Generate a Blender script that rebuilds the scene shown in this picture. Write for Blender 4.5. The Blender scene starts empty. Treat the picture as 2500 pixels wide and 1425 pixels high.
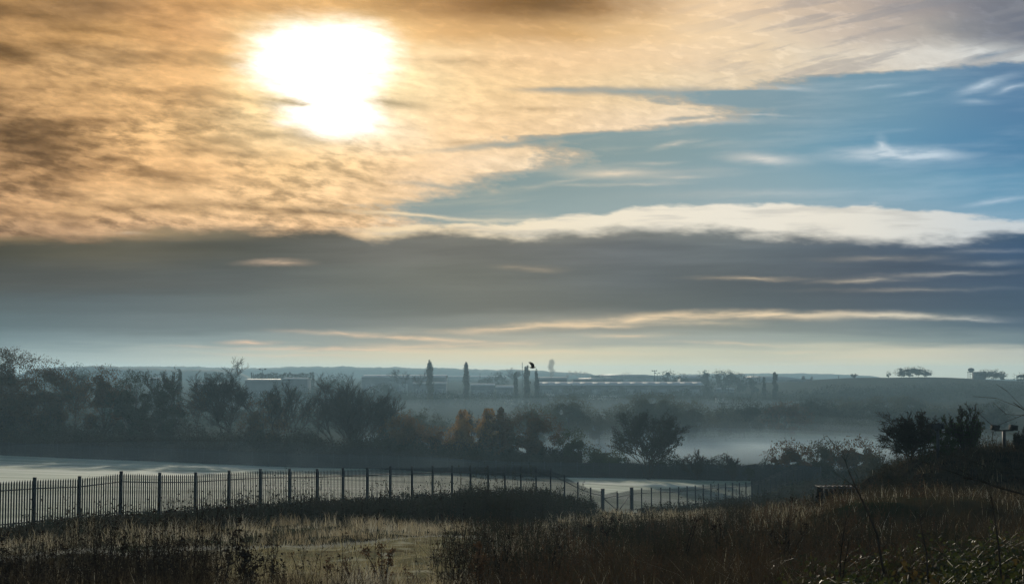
import bpy, math, random
import numpy as np
from mathutils import Vector, Matrix

# ------------------------------------------------------------------ frame of reference
F = 3472.0            # focal length in photograph pixels (50 mm on 36 mm)
CX, CY = 1250.0, 712.5
HORIZON = 905.0
PITCH = math.atan((HORIZON - CY) / F)
CAM_Z = 20.0
rng = np.random.default_rng(7)
random.seed(7)
scene = bpy.context.scene

def srgb(r, g, b):
    def f(c):
        c /= 255.0
        return c / 12.92 if c <= 0.04045 else ((c + 0.055) / 1.055) ** 2.4
    return (f(r), f(g), f(b), 1.0)

# ------------------------------------------------------------------ camera
cam_d = bpy.data.cameras.new('camera')
cam_d.lens = 50.0
cam_d.sensor_width = 36.0
cam_d.clip_start = 0.2
cam_d.clip_end = 30000.0
cam = bpy.data.objects.new('camera', cam_d)
scene.collection.objects.link(cam)
cam.location = (0, 0, CAM_Z)
cam.rotation_euler = (math.pi / 2 + PITCH, 0, 0)
scene.camera = cam

# ------------------------------------------------------------------ sun
SUN_AZ = math.atan((775 - 1250) / F)
SUN_EL = math.atan((HORIZON - 170) / F * math.cos(SUN_AZ))
sun_dir = Vector((math.sin(SUN_AZ) * math.cos(SUN_EL), math.cos(SUN_AZ) * math.cos(SUN_EL), math.sin(SUN_EL)))
sun_d = bpy.data.lights.new('sun', 'SUN')
sun_d.energy = 2.6
sun_d.angle = math.radians(1.5)
sun_d.color = (1.0, 0.88, 0.70)
sun = bpy.data.objects.new('sun', sun_d)
scene.collection.objects.link(sun)
sun.rotation_euler = (-sun_dir).to_track_quat('-Z', 'Y').to_euler()

# ------------------------------------------------------------------ sky: node network over the direction of view
world = bpy.data.worlds.new('World')
scene.world = world
world.use_nodes = True
wt = world.node_tree
wt.nodes.clear()

class NV:
    """a value in the sky node tree with arithmetic"""
    def __init__(s, sock): s.s = sock
    def __add__(a, b): return m_('ADD', a, b)
    def __radd__(a, b): return m_('ADD', b, a)
    def __sub__(a, b): return m_('SUBTRACT', a, b)
    def __rsub__(a, b): return m_('SUBTRACT', b, a)
    def __mul__(a, b): return m_('MULTIPLY', a, b)
    def __rmul__(a, b): return m_('MULTIPLY', b, a)
    def __truediv__(a, b): return m_('DIVIDE', a, b)

def put(sock, v):
    if isinstance(v, NV): wt.links.new(v.s, sock)
    else: sock.default_value = v
def m_(op, a, b=None, c=None, clamp=False):
    n = wt.nodes.new('ShaderNodeMath'); n.operation = op; n.use_clamp = clamp
    put(n.inputs[0], a)
    if b is not None: put(n.inputs[1], b)
    if c is not None: put(n.inputs[2], c)
    return NV(n.outputs[0])
def vec(x, y, z=0.0):
    n = wt.nodes.new('ShaderNodeCombineXYZ'); put(n.inputs[0], x); put(n.inputs[1], y); put(n.inputs[2], z)
    return NV(n.outputs[0])
def smooth(v, a, b, lo=0.0, hi=1.0):
    n = wt.nodes.new('ShaderNodeMapRange'); n.interpolation_type = 'SMOOTHSTEP'
    put(n.inputs[0], v); put(n.inputs[1], a); put(n.inputs[2], b); n.inputs[3].default_value = lo; n.inputs[4].default_value = hi
    return NV(n.outputs[0])
def mix(fac, a, b, mode='MIX'):
    n = wt.nodes.new('ShaderNodeMix'); n.data_type = 'RGBA'; n.blend_type = mode
    put(n.inputs['Factor'], fac); put(n.inputs[6], a); put(n.inputs[7], b)
    return NV(n.outputs[2])
def noise(p, scale, detail=3.0, rough=0.5, dist=0.0, dims='2D'):
    n = wt.nodes.new('ShaderNodeTexNoise'); n.noise_dimensions = dims
    put(n.inputs['Vector'], p); n.inputs['Scale'].default_value = scale; n.inputs['Detail'].default_value = detail
    n.inputs['Roughness'].default_value = rough; n.inputs['Distortion'].default_value = dist
    return NV(n.outputs[0])
def ramp(fac, stops, x1=2500.0):
    n = wt.nodes.new('ShaderNodeValToRGB'); r = n.color_ramp; r.interpolation = 'CARDINAL'
    put(n.inputs[0], fac)
    while len(r.elements) < len(stops): r.elements.new(0.5)
    for e, (x, c) in zip(r.elements, stops):
        e.position = (x + 300.0) / (x1 + 600.0)
    for e, (x, c) in zip(r.elements, stops):
        e.color = srgb(*c)
    return NV(n.outputs[0])
def curve(fac, pts):
    """y(x) through pts, all in photograph pixels"""
    n = wt.nodes.new('ShaderNodeFloatCurve'); c = n.mapping.curves[0]
    pts = [((x + 300.0) / 3100.0, y / 1000.0) for x, y in pts]
    while len(c.points) < len(pts): c.points.new(0.5, 0.5)
    for p, (x, y) in zip(c.points, pts): p.location = (x, y)
    n.mapping.update()
    put(n.inputs[1], fac)
    return NV(n.outputs[0]) * 1000.0
def lut(px01, py, rows):
    """colour table: rows of (y, stops along x), blended down the rows"""
    out = None
    for i, (y, st) in enumerate(rows):
        c = ramp(px01, st)
        out = c if out is None else mix(smooth(py, rows[i - 1][0], y), out, c)
    return out
def blobs(p, items):
    """sum of soft ellipses (x, y, rx, ry, angle, strength) on the warped sky coordinate p"""
    acc = 0.0
    for x, y, rx, ry, a, k in items:
        n = wt.nodes.new('ShaderNodeMapping'); n.vector_type = 'TEXTURE'
        put(n.inputs['Vector'], p)
        n.inputs['Location'].default_value = (x, y, 0); n.inputs['Rotation'].default_value = (0, 0, a)
        n.inputs['Scale'].default_value = (rx * 1.9, ry * 1.9, 1)
        g = wt.nodes.new('ShaderNodeTexGradient'); g.gradient_type = 'QUADRATIC_SPHERE'
        wt.links.new(n.outputs[0], g.inputs[0])
        acc = m_('MULTIPLY_ADD', NV(g.outputs['Fac']), k * 1.25, acc)
    return acc

tc = wt.nodes.new('ShaderNodeTexCoord')
sep = wt.nodes.new('ShaderNodeSeparateXYZ'); wt.links.new(tc.outputs['Generated'], sep.inputs[0])
dx, dy, dz = (NV(sep.outputs[i]) for i in range(3))
ahead = m_('MAXIMUM', dy, 0.25)
px = dx / ahead * F + CX           # where in the eastern sky, in units of 1/60 degree
py = HORIZON - dz / ahead * F

P = vec(px, py)
# two warps: a broad one and a fine one, stretched along the horizon
def stretched(kx, ky, rot=0.0, off=0.0):
    if rot:
        c, s = math.cos(rot), math.sin(rot)
        return vec((px * c + py * s) * kx + off, (py * c - px * s) * ky + off)
    return vec(px * kx + off, py * ky + off)
nA = noise(stretched(1 / 260, 1 / 95, 0.12, 3.1), 1.0, 5.0, 0.58)
nB = noise(stretched(1 / 260, 1 / 95, 0.12, 41.7), 1.0, 5.0, 0.58)
nF = noise(stretched(1 / 75, 1 / 24, 0.1, 11.3), 1.0, 4.0, 0.6)
nG = noise(stretched(1 / 75, 1 / 24, 0.1, 77.3), 1.0, 4.0, 0.6)
ux = (nA - 0.5) * 150.0 + (nF - 0.5) * 55.0
uy = (nB - 0.5) * 60.0 + (nG - 0.5) * 26.0
W = vec(px + ux, py + uy)                     # warped: ragged edges
W2 = vec(px + ux * 0.3, py + uy * 0.3)
pxw = px + ux
pyw = py + uy
x01 = (px + 300.0) / 3100.0
xw01 = (pxw * 1.0 + 300.0) / 3100.0

# --- clear sky behind the clouds
clear = lut(x01, py, [
    (60, [(900, (150, 160, 160)), (1700, (130, 155, 165)), (2200, (100, 135, 160)), (2500, (72, 105, 140))]),
    (250, [(900, (140, 155, 152)), (1500, (138, 158, 160)), (1900, (122, 152, 165)), (2200, (98, 145, 172)), (2500, (60, 118, 162))]),
    (360, [(900, (128, 145, 142)), (1400, (132, 152, 150)), (1750, (126, 156, 164)), (2050, (98, 150, 176)), (2300, (72, 134, 172)), (2500, (52, 122, 166))]),
    (450, [(900, (120, 140, 138)), (1250, (132, 152, 150)), (1600, (142, 163, 166)), (2000, (132, 166, 180)), (2300, (104, 156, 184)), (2500, (84, 146, 182))]),
    (530, [(900, (136, 150, 146)), (1250, (146, 163, 160)), (1700, (156, 174, 176)), (2200, (136, 168, 186)), (2500, (112, 160, 190))]),
])
# --- the warm broken cloud sheet round the sun
warm = lut(xw01, py + uy * 0.6, [
    (0, [(0, (176, 138, 82)), (250, (180, 142, 88)), (500, (216, 165, 96)), (750, (226, 176, 102)), (900, (196, 150, 86)), (1100, (168, 127, 76)), (1350, (128, 98, 62)), (1500, (178, 143, 102)), (1700, (236, 205, 165)), (1900, (225, 200, 170)), (2100, (186, 172, 160)), (2300, (150, 145, 146)), (2500, (120, 124, 134))]),
    (70, [(0, (205, 162, 98)), (250, (206, 162, 96)), (500, (232, 182, 112)), (700, (255, 225, 150)), (980, (236, 190, 120)), (1250, (210, 168, 112)), (1450, (220, 180, 126)), (1650, (242, 210, 166)), (1900, (230, 208, 178)), (2100, (198, 184, 170)), (2300, (164, 160, 156)), (2500, (118, 124, 136))]),
    (130, [(0, (190, 150, 90)), (250, (220, 178, 112)), (500, (240, 190, 115)), (650, (255, 225, 150)), (1000, (255, 222, 160)), (1250, (244, 206, 152)), (1650, (240, 210, 170)), (1900, (230, 210, 180)), (2150, (218, 209, 194)), (2350, (214, 212, 205)), (2500, (196, 200, 200))]),
    (210, [(0, (210, 168, 105)), (250, (232, 187, 117)), (500, (244, 196, 122)), (620, (255, 222, 148)), (1000, (255, 226, 164)), (1250, (245, 210, 155)), (1650, (235, 212, 175)), (1950, (222, 206, 182)), (2500, (205, 205, 200))]),
    (310, [(0, (176, 140, 88)), (250, (236, 190, 120)), (500, (250, 208, 135)), (700, (255, 225, 160)), (900, (255, 232, 184)), (1100, (250, 215, 160)), (1400, (242, 212, 170)), (1650, (240, 217, 186)), (1950, (225, 212, 190))]),
    (410, [(0, (205, 163, 104)), (250, (230, 184, 117)), (500, (248, 203, 132)), (750, (255, 215, 145)), (1000, (252, 216, 160)), (1250, (247, 221, 180)), (1500, (240, 220, 188))]),
    (500, [(0, (212, 170, 112)), (250, (230, 188, 124)), (500, (246, 205, 138)), (750, (254, 214, 148)), (1000, (248, 214, 160)), (1250, (243, 220, 182))]),
    (570, [(0, (176, 144, 100)), (250, (212, 174, 122)), (500, (242, 202, 142)), (800, (250, 210, 150)), (1000, (245, 215, 168)), (1250, (245, 228, 196))]),
])
# dark bellies in the warm sheet: lumpy noise, stronger towards the left, plus the long dark rolls
lift = (nF - 0.5) * 0.35
tilt = py - px * 0.13                         # the rolls lean down to the right
cell = noise(vec(px * (1 / 210) + lift * 0.6, tilt * (1 / 50) + (nA - 0.5) * 0.9), 1.0, 6.0, 0.5, 0.0)
cell2 = noise(vec(px * (1 / 70) + lift, tilt * (1 / 21) + (nB - 0.5) * 1.3 + 9.0), 1.0, 6.0, 0.60, 0.0)
leftness = smooth(px, 1350.0, 50.0) * smooth(py, -80.0, 330.0, 0.5, 1.0)
bel = smooth(cell, 0.40, 0.78) * leftness * 0.85
lull = smooth(noise(stretched(1 / 330, 1 / 120, 0.1, 19.0), 1.0, 3.0, 0.5), 0.36, 0.62, 0.22, 1.15)
fleck = smooth(cell2, 0.42, 0.74) * lull * smooth(px, 1650.0, 300.0) * smooth(py, 60.0, 420.0, 0.30, 1.0) * 0.66
rolls = blobs(W2, [
    (15, 118, 62, 26, .3, 1.0), (140, 108, 70, 18, .25, .6), (90, 30, 110, 22, .1, .45), (60, 345, 150, 40, .08, .9), (215, 343, 60, 20, 0, .55),
    (530, 340, 75, 15, -.03, .8), (655, 325, 80, 11, 0, .55), (330, 222, 110, 13, .12, .45), (430, 240, 60, 12, .1, .4), (560, 372, 120, 13, .05, .6),
    (790, 515, 120, 11, 0, .85), (690, 238, 70, 13, .1, .55), (740, 245, 60, 9, .05, .4), (1120, 143, 150, 11, .03, .34), (975, 247, 62, 11, .1, .5),
    (280, 388, 42, 13, .3, .5), (455, 152, 42, 14, 0, .3), (380, 505, 110, 16, -.05, .6), (1300, 263, 80, 7, .04, .25), (868, 173, 32, 5, -.1, .5), (715, 246, 90, 14, .05, .6), (950, 247, 80, 12, .1, .6), (860, 278, 30, 4, .05, .5),
    (70, 440, 110, 22, .05, .55), (400, 440, 60, 12, .15, .5), (20, 265, 60, 14, .1, .3), (60, 398, 70, 14, .1, .5), (1120, 345, 70, 7, -.03, .3),
    (640, 62, 120, 12, -.05, .2), (190, 165, 50, 9, .1, .35)])
dark_amt = 1.0 - m_('POWER', 0.25, bel + fleck + rolls * (0.6 + cell2 * 0.4))
warm = mix(smooth(px, 1600.0, 500.0), warm, mix(1.0, warm, (1.0, 0.965, 1.16, 1.0), 'MULTIPLY'))
warm_dark = mix(1.0, warm, (0.15, 0.145, 0.145, 1.0), 'MULTIPLY')
warm = mix(dark_amt, warm, warm_dark)
fine = noise(vec(px * (1 / 46) + (nA - 0.5) * 1.2, tilt * (1 / 17) + (nB - 0.5) * 1.2), 1.0, 5.0, 0.6)
grain = 1.0 + (fine - 0.5) * smooth(py, 40.0, 260.0, 0.10, 0.42) + smooth(cell2, 0.46, 0.34) * 0.10
warm = mix(1.0, warm, vec(grain, grain, grain), 'MULTIPLY')
# pale fibres in the right half of the sheet
fib = noise(stretched(1 / 300, 1 / 34, -0.22, 21.0), 1.0, 5.0, 0.6)
warm = mix(smooth(px, 1500.0, 2100.0) * smooth(fib, 0.52, 0.36) * 0.42, warm, srgb(140, 142, 148))

# where the sheet ends: a ragged diagonal edge
y01 = (py * 2.0 + 300.0) / 3100.0            # the curve below runs down the sky: x of the edge against 2 y
edge = curve(y01, [(-300, 2900), (200, 2900), (285, 2520), (330, 2260), (360, 2020), (400, 1900), (425, 1880), (445, 1640), (475, 1640), (520, 1780), (565, 1800), (600, 1690), (640, 1540), (672, 1300), (700, 1310), (750, 1400), (790, 1385), (840, 1270), (890, 1150), (940, 1120), (980, 1010), (1030, 940), (1090, 1000), (1200, 1000), (2800, 1000)])
rag = (nF - 0.5) * 210.0 + (nA - 0.5) * 120.0 + (fine - 0.5) * 150.0
gap1 = blobs(W2, [(1540, 218, 190, 10, .0, .7), (1360, 214, 80, 6, 0, .3), (1270, 346, 200, 8, -.10, .75), (1450, 338, 110, 10, -.1, .5), (1690, 283, 60, 5, -.1, .5), (1100, 455, 110, 6, .1, .6), (1010, 492, 80, 5, .12, .5), (2430, 128, 60, 7, -.3, .5), (1250, 418, 90, 4, -.1, .35)])
sheet = m_('MULTIPLY', smooth(px - edge + rag, 90.0, -110.0), 1.0 - m_('MINIMUM', gap1 * (0.5 + nF), 0.9))
wisps = blobs(W2, [(2170, 374, 120, 19, .0, 1.0), (2280, 374, 105, 11, .03, .7), (2152, 349, 16, 18, -.5, .6), (2175, 362, 22, 9, .6, .4), (1870, 386, 95, 14, .03, .75), (1900, 396, 50, 10, .2, .2),
    (1500, 421, 105, 11, .0, .75), (1600, 395, 60, 5, 0, .4), (1660, 351, 55, 6, -.17, .5), (1840, 276, 95, 3, .02, .45), (2415, 203, 75, 10, -.28, .75), (2485, 212, 45, 6, -.25, .6),
    (2385, 242, 40, 6, .1, .3), (1560, 448, 85, 4, 0, .3), (1420, 448, 60, 4, 0, .25), (2440, 492, 80, 7, -.12, .6), (1880, 208, 120, 6, .05, .55), (1720, 292, 130, 8, -.02, .5), (2150, 205, 60, 6, -.1, .35), (2240, 218, 60, 6, -.2, .25),
    (1390, 438, 45, 4, -.1, .3), (1660, 432, 60, 4, 0, .3), (1900, 470, 300, 12, -.02, .22), (1300, 455, 90, 6, -.1, .2)])
wisp_n = smooth(noise(stretched(1 / 130, 1 / 20, -0.1, 61.0), 1.0, 5.0, 0.62), 0.25, 0.6, 0.45, 1.0)
wisp_c = ramp(x01, [(1000, (240, 220, 185)), (1700, (226, 214, 196)), (2100, (205, 215, 220)), (2500, (190, 208, 222))])
veil = smooth(noise(stretched(1 / 420, 1 / 42, -0.06, 33.0), 1.0, 6.0, 0.6), 0.42, 0.78)
clear = mix(0.2, clear, srgb(150, 165, 168))
clear = mix(veil * 0.16, clear, wisp_c)
sky = mix(m_('MINIMUM', wisps * wisp_n, 0.92), clear, wisp_c)
shade_edge = sheet * (1.0 - sheet) * 2.0 * smooth(px, 900.0, 1300.0) * smooth(py, 100.0, 200.0)
warm = mix(m_('MINIMUM', shade_edge, 0.5), warm, srgb(138, 138, 132))
sky = mix(sheet, sky, warm)

# --- the bright rim over the grey bank
rim_top = curve(x01, [(-300, 600), (600, 590), (850, 552), (1000, 548), (1120, 545), (1300, 536), (1450, 518), (1600, 506), (1800, 500), (2000, 497), (2150, 500), (2300, 512), (2500, 532), (2800, 540)])
rim_n = noise(stretched(1 / 150, 1 / 40, 0.0, 31.0), 1.0, 5.0, 0.55)
rim = smooth(py - rim_top + (rim_n - 0.5) * 40.0 + (nF - 0.5) * 14.0, -4.0, 9.0) * smooth(px, 760.0, 1000.0)
streak_rim = blobs(W2, [(1050, 527, 230, 5, .06, .6), (1300, 533, 140, 4, .0, .4), (960, 520, 90, 4, .1, .5)])
rim_c = ramp(x01, [(700, (250, 220, 170)), (1000, (244, 220, 180)), (1300, (242, 228, 200)), (1700, (238, 230, 212)), (2100, (228, 224, 212)), (2500, (200, 208, 212))])
rim_c = mix(smooth(noise(stretched(1 / 240, 1 / 24, 0.0, 51.0), 1.0, 4.0, 0.55), 0.45, 0.72) * 0.4, rim_c, srgb(176, 176, 172))
sky = mix(m_('MINIMUM', streak_rim, 0.8), sky, rim_c)
sky = mix(rim, sky, rim_c)

# --- the grey bank, and down to the horizon
bank_n = noise(stretched(1 / 420, 1 / 36, 0.0, 15.0), 1.0, 5.0, 0.55)
bank = lut(x01, py + (bank_n - 0.5) * 46.0, [
    (560, [(0, (150, 125, 92)), (300, (165, 138, 104)), (500, (130, 115, 92)), (700, (98, 92, 80)), (900, (112, 107, 97)), (1250, (126, 123, 114)), (1500, (136, 134, 127)), (1750, (126, 130, 130)), (2000, (134, 137, 139)), (2250, (126, 134, 143)), (2500, (72, 96, 120))]),
    (605, [(0, (80, 76, 64)), (300, (100, 94, 80)), (600, (90, 88, 80)), (900, (112, 109, 102)), (1200, (118, 116, 110)), (1500, (112, 114, 115)), (1800, (102, 108, 112)), (2100, (88, 98, 110)), (2300, (74, 90, 110)), (2500, (62, 86, 114))]),
    (680, [(0, (84, 84, 80)), (300, (88, 88, 84)), (600, (97, 99, 96)), (900, (111, 111, 104)), (1200, (116, 115, 107)), (1500, (104, 107, 107)), (1800, (91, 96, 99)), (2100, (82, 90, 101)), (2500, (68, 86, 108))]),
    (745, [(0, (90, 99, 101)), (300, (97, 105, 107)), (600, (107, 112, 110)), (900, (112, 115, 110)), (1200, (116, 115, 107)), (1500, (107, 109, 105)), (1800, (94, 100, 102)), (2100, (85, 94, 103)), (2500, (72, 90, 108))]),
    (795, [(0, (98, 112, 116)), (300, (109, 119, 121)), (600, (117, 125, 125)), (900, (128, 130, 125)), (1200, (140, 139, 130)), (1500, (150, 147, 136)), (1800, (140, 143, 135)), (2100, (122, 131, 132)), (2300, (100, 115, 123)), (2500, (84, 102, 118))]),
    (830, [(0, (120, 136, 140)), (300, (134, 146, 147)), (600, (143, 152, 150)), (900, (160, 160, 150)), (1200, (178, 172, 156)), (1500, (170, 170, 158)), (1800, (162, 166, 158)), (2100, (150, 158, 152)), (2500, (115, 131, 138))]),
    (862, [(0, (152, 166, 166)), (300, (167, 176, 172)), (600, (187, 188, 175)), (900, (211, 200, 174)), (1250, (221, 206, 174)), (1600, (206, 199, 174)), (1900, (201, 197, 176)), (2200, (210, 202, 179)), (2500, (192, 192, 180))]),
    (895, [(0, (168, 180, 177)), (300, (184, 190, 182)), (600, (199, 199, 183)), (900, (215, 208, 182)), (1250, (226, 214, 183)), (1600, (216, 209, 180)), (1900, (222, 212, 184)), (2500, (208, 208, 189))]),
])
soft = noise(stretched(1 / 520, 1 / 46, -0.02, 8.0), 1.0, 4.0, 0.6)
lite = smooth(py, 850.0, 600.0) * (soft - 0.5) * 0.62 + 1.0
bank = mix(1.0, bank, vec(lite * 0.96, lite * 0.995, lite * 0.985), 'MULTIPLY')
glints = blobs(W2, [(1250, 802, 190, 9, -.05, .7), (1560, 780, 210, 11, -.04, .8), (1900, 769, 270, 10, .0, .85), (2220, 771, 190, 8, .03, .8), (2390, 779, 60, 4, .05, .5),
    (850, 815, 150, 6, .05, .6), (1050, 827, 170, 5, .05, .6), (612, 835, 58, 6, .02, .8), (820, 853, 280, 5, .02, .6), (1080, 843, 250, 8, -.03, .65), (690, 866, 200, 4, .02, .3),
    (672, 641, 66, 8, .0, .62), (310, 567, 40, 4, .05, .6), (1840, 678, 120, 5, .0, .38), (2110, 684, 100, 5, -.02, .4), (2330, 668, 190, 6, -.03, .35), (1530, 818, 100, 6, .0, .5),
    (2430, 612, 100, 6, .0, .3), (2420, 641, 90, 6, 0, .33), (2180, 630, 140, 7, -.02, .25), (2250, 706, 220, 5, 0, .22), (1290, 655, 70, 7, .05, .25), (1790, 838, 180, 4, .03, .35), (1360, 862, 300, 6, 0, .3), (2200, 868, 300, 6, -.02, .35), (1980, 858, 160, 4, 0, .3),
    (1720, 790, 110, 7, 0, .4), (470, 845, 60, 3, 0, .3), (1450, 795, 120, 5, 0, .4)])
gl_n = smooth(noise(stretched(1 / 150, 1 / 14, -0.03, 91.0), 1.0, 4.0, 0.6), 0.28, 0.6, 0.4, 1.0)
gl_c = ramp(x01, [(0, (205, 195, 172)), (600, (232, 200, 168)), (1200, (240, 210, 170)), (1900, (238, 214, 178)), (2300, (205, 200, 185)), (2500, (165, 172, 176))])
bank = mix(m_('MINIMUM', glints * gl_n, 0.9), bank, gl_c)
bank_top = curve(x01, [(-300, 588), (0, 580), (200, 578), (340, 562), (480, 556), (700, 560), (860, 566), (920, 580), (1040, 562), (1200, 575), (1300, 574), (1450, 566), (1600, 556), (1800, 564), (2000, 577), (2200, 590), (2350, 580), (2500, 562), (2800, 560)])
bk = noise(stretched(1 / 120, 1 / 34, 0.0, 71.0), 1.0, 5.0, 0.55)
bank_m = smooth(py - bank_top + (bk - 0.5) * 46.0 + (nG - 0.5) * 20.0, -18.0, 20.0)
sky = mix(bank_m, sky, bank)

# --- the sun behind thin cloud
gx = px + (nF - 0.5) * 60.0 + (nA - 0.5) * 60.0
gy = py + (nG - 0.5) * 26.0
core = blobs(vec(gx, gy), [(770, 150, 160, 100, .1, 1.0), (690, 120, 90, 60, -.2, .25), (880, 105, 95, 60, .15, .45), (815, 284, 115, 50, .05, .9), (800, 225, 90, 50, .05, .4)])
core = smooth(core * (1.42 - cell2 * 0.85 - m_('MINIMUM', rolls, 1.0) * 0.62), 0.03, 0.58)
halo = blobs(vec(gx, gy), [(790, 185, 330, 215, .1, .75)])
sky = mix(1.0, sky, mix(1.0, vec(halo, halo, halo), (0.34, 0.30, 0.19, 1.0), 'MULTIPLY'), 'ADD')
sky = mix(core, sky, (1.5, 1.38, 1.2, 1.0))

# --- everything that is not the eastern sky: daylight sky
nish = wt.nodes.new('ShaderNodeTexSky'); nish.sky_type = 'NISHITA'; nish.sun_disc = False
nish.sun_elevation = SUN_EL; nish.sun_rotation = SUN_AZ; nish.dust_density = 2.0
bg_day = wt.nodes.new('ShaderNodeBackground'); wt.links.new(nish.outputs[0], bg_day.inputs[0]); bg_day.inputs[1].default_value = 0.08
bg_cloud = wt.nodes.new('ShaderNodeBackground'); wt.links.new(sky.s, bg_cloud.inputs[0]); bg_cloud.inputs[1].default_value = 1.0
front = smooth(dy, 0.35, 0.75) * smooth(py, -900.0, -150.0)
ms = wt.nodes.new('ShaderNodeMixShader'); wt.links.new(front.s, ms.inputs[0])
wt.links.new(bg_day.outputs[0], ms.inputs[1]); wt.links.new(bg_cloud.outputs[0], ms.inputs[2])
wo = wt.nodes.new('ShaderNodeOutputWorld'); wt.links.new(ms.outputs[0], wo.inputs[0])

scene.view_settings.view_transform = 'Standard'
scene.view_settings.look = 'None'
scene.view_settings.exposure = 0.0
scene.view_settings.gamma = 1.0
scene.cycles.use_denoising = True
scene.cycles.sample_clamp_direct = 3.0
scene.cycles.sample_clamp_indirect = 1.5
scene.render.filter_size = 1.15

# ------------------------------------------------------------------ placing: photograph pixel + distance -> point
def st(px_, py_):
    a = (px_ - CX) / F; b = (CY - py_) / F
    den = math.cos(PITCH) - b * math.sin(PITCH)
    return a / den, (math.sin(PITCH) + b * math.cos(PITCH)) / den
def at(px_, py_, Y):
    s, t = st(px_, py_)
    return Vector((s * Y, Y, CAM_Z + t * Y))

# ground heights: (pixel column, distance, pixel row of the bare ground there)
GROUND = [
    (-300, 8, 1850), (1250, 8, 1850), (2800, 8, 1800), (-300, 2.5, 3500), (1250, 2.5, 3500), (2800, 2.5, 3500),
    (-300, 26, 1440), (600, 26, 1437), (1250, 26, 1437), (2000, 27, 1392), (2500, 27, 1370), (2800, 27, 1360),
    (0, 38, 1372), (650, 42, 1348), (1120, 48, 1312), (1500, 42, 1345), (2000, 36, 1292), (2300, 36, 1292), (2600, 36, 1285),
    (2100, 50, 1232), (2400, 48, 1222), (2700, 50, 1215), (1750, 50, 1285),
    (200, 54, 1290), (900, 66, 1268), (1500, 60, 1303), (1300, 90, 1250), (1500, 90, 1268), (1750, 80, 1255), (1500, 112, 1257),
    (2100, 75, 1225), (2500, 75, 1205), (2100, 110, 1205), (2500, 110, 1195), (2100, 150, 1190), (2500, 160, 1170),
    # the fence line
    (92, 61, 1296), (480, 72, 1260), (827, 83.6, 1234), (1127, 97, 1217), (1283, 106.8, 1211), (1350, 111.6, 1218), (1411, 116, 1246), (1470, 121, 1261), (1540, 127, 1253),
    (1651, 138.7, 1241), (1750, 151, 1229), (1850, 165, 1218), (2100, 218, 1180), (-100, 56, 1318),
    # the field, its far edge, the wood
    (0, 140, 1170), (700, 150, 1172), (1200, 150, 1188), (1480, 150, 1205), (0, 225, 1113), (700, 216, 1140), (1200, 206, 1160), (1500, 196, 1168), (1700, 190, 1172), (1900, 186, 1172),
    (0, 300, 1075), (900, 300, 1090), (1500, 260, 1142), (1800, 270, 1140), (2100, 280, 1132), (2500, 280, 1120),
    # the misty valley and the rise to the airfield
    (0, 450, 1030), (1250, 420, 1060), (1800, 400, 1068), (2300, 420, 1050), (0, 600, 992), (1250, 600, 999), (1900, 600, 999), (2500, 600, 985),
    (0, 800, 955), (800, 790, 958), (1500, 800, 957), (1900, 800, 953), (2050, 850, 925), (2150, 860, 922), (2250, 860, 921), (2340, 860, 923), (2420, 860, 928), (2600, 860, 934), (1960, 850, 934),
    (2200, 740, 952), (2500, 740, 955), (2200, 1000, 930), (2500, 1000, 932), (0, 1100, 930), (1250, 1100, 931), (1900, 1100, 931), (0, 2000, 918), (1250, 2000, 920), (1800, 2000, 923), (2500, 2000, 926),
    (-300, 3500, 916), (1250, 3500, 918), (2800, 3500, 922),
]
_gp, _gv = [], []
for gx_, gY_, gy_ in GROUND:
    s_, t_ = st(gx_, gy_)
    _gp.append((s_ * F / 1000.0, math.log(gY_) * 1.15)); _gv.append(t_ * gY_)
_gp = np.array(_gp); _gv = np.array(_gv)
def _phi(r2): return np.sqrt(r2 + 0.006)
_n = len(_gp)
_A = np.zeros((_n + 3, _n + 3))
_A[:_n, :_n] = _phi(((_gp[:, None] - _gp[None]) ** 2).sum(-1)) + np.eye(_n) * 1e-6
_A[:_n, _n] = 1; _A[:_n, _n + 1:] = _gp; _A[_n:, :_n] = _A[:_n, _n:].T
_w = np.linalg.solve(_A, np.concatenate([_gv, np.zeros(3)]))
def sstep(x, a, b):
    t = np.clip((x - a) / (b - a), 0, 1); return t * t * (3 - 2 * t)
def vnoise(x, y, seed=0):
    """value noise, vectorised"""
    xi = np.floor(x).astype(np.int64); yi = np.floor(y).astype(np.int64); fx = x - xi; fy = y - yi
    fx = fx * fx * (3 - 2 * fx); fy = fy * fy * (3 - 2 * fy)
    def h(i, j):
        n = (i * 374761393 + j * 668265263 + seed * 1442695041) & 0xffffffff
        n = ((n ^ (n >> 13)) * 1274126177) & 0xffffffff
        return ((n ^ (n >> 16)) & 0xffff) / 65535.0
    return (h(xi, yi) * (1 - fx) + h(xi + 1, yi) * fx) * (1 - fy) + (h(xi, yi + 1) * (1 - fx) + h(xi + 1, yi + 1) * fx) * fy
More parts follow.
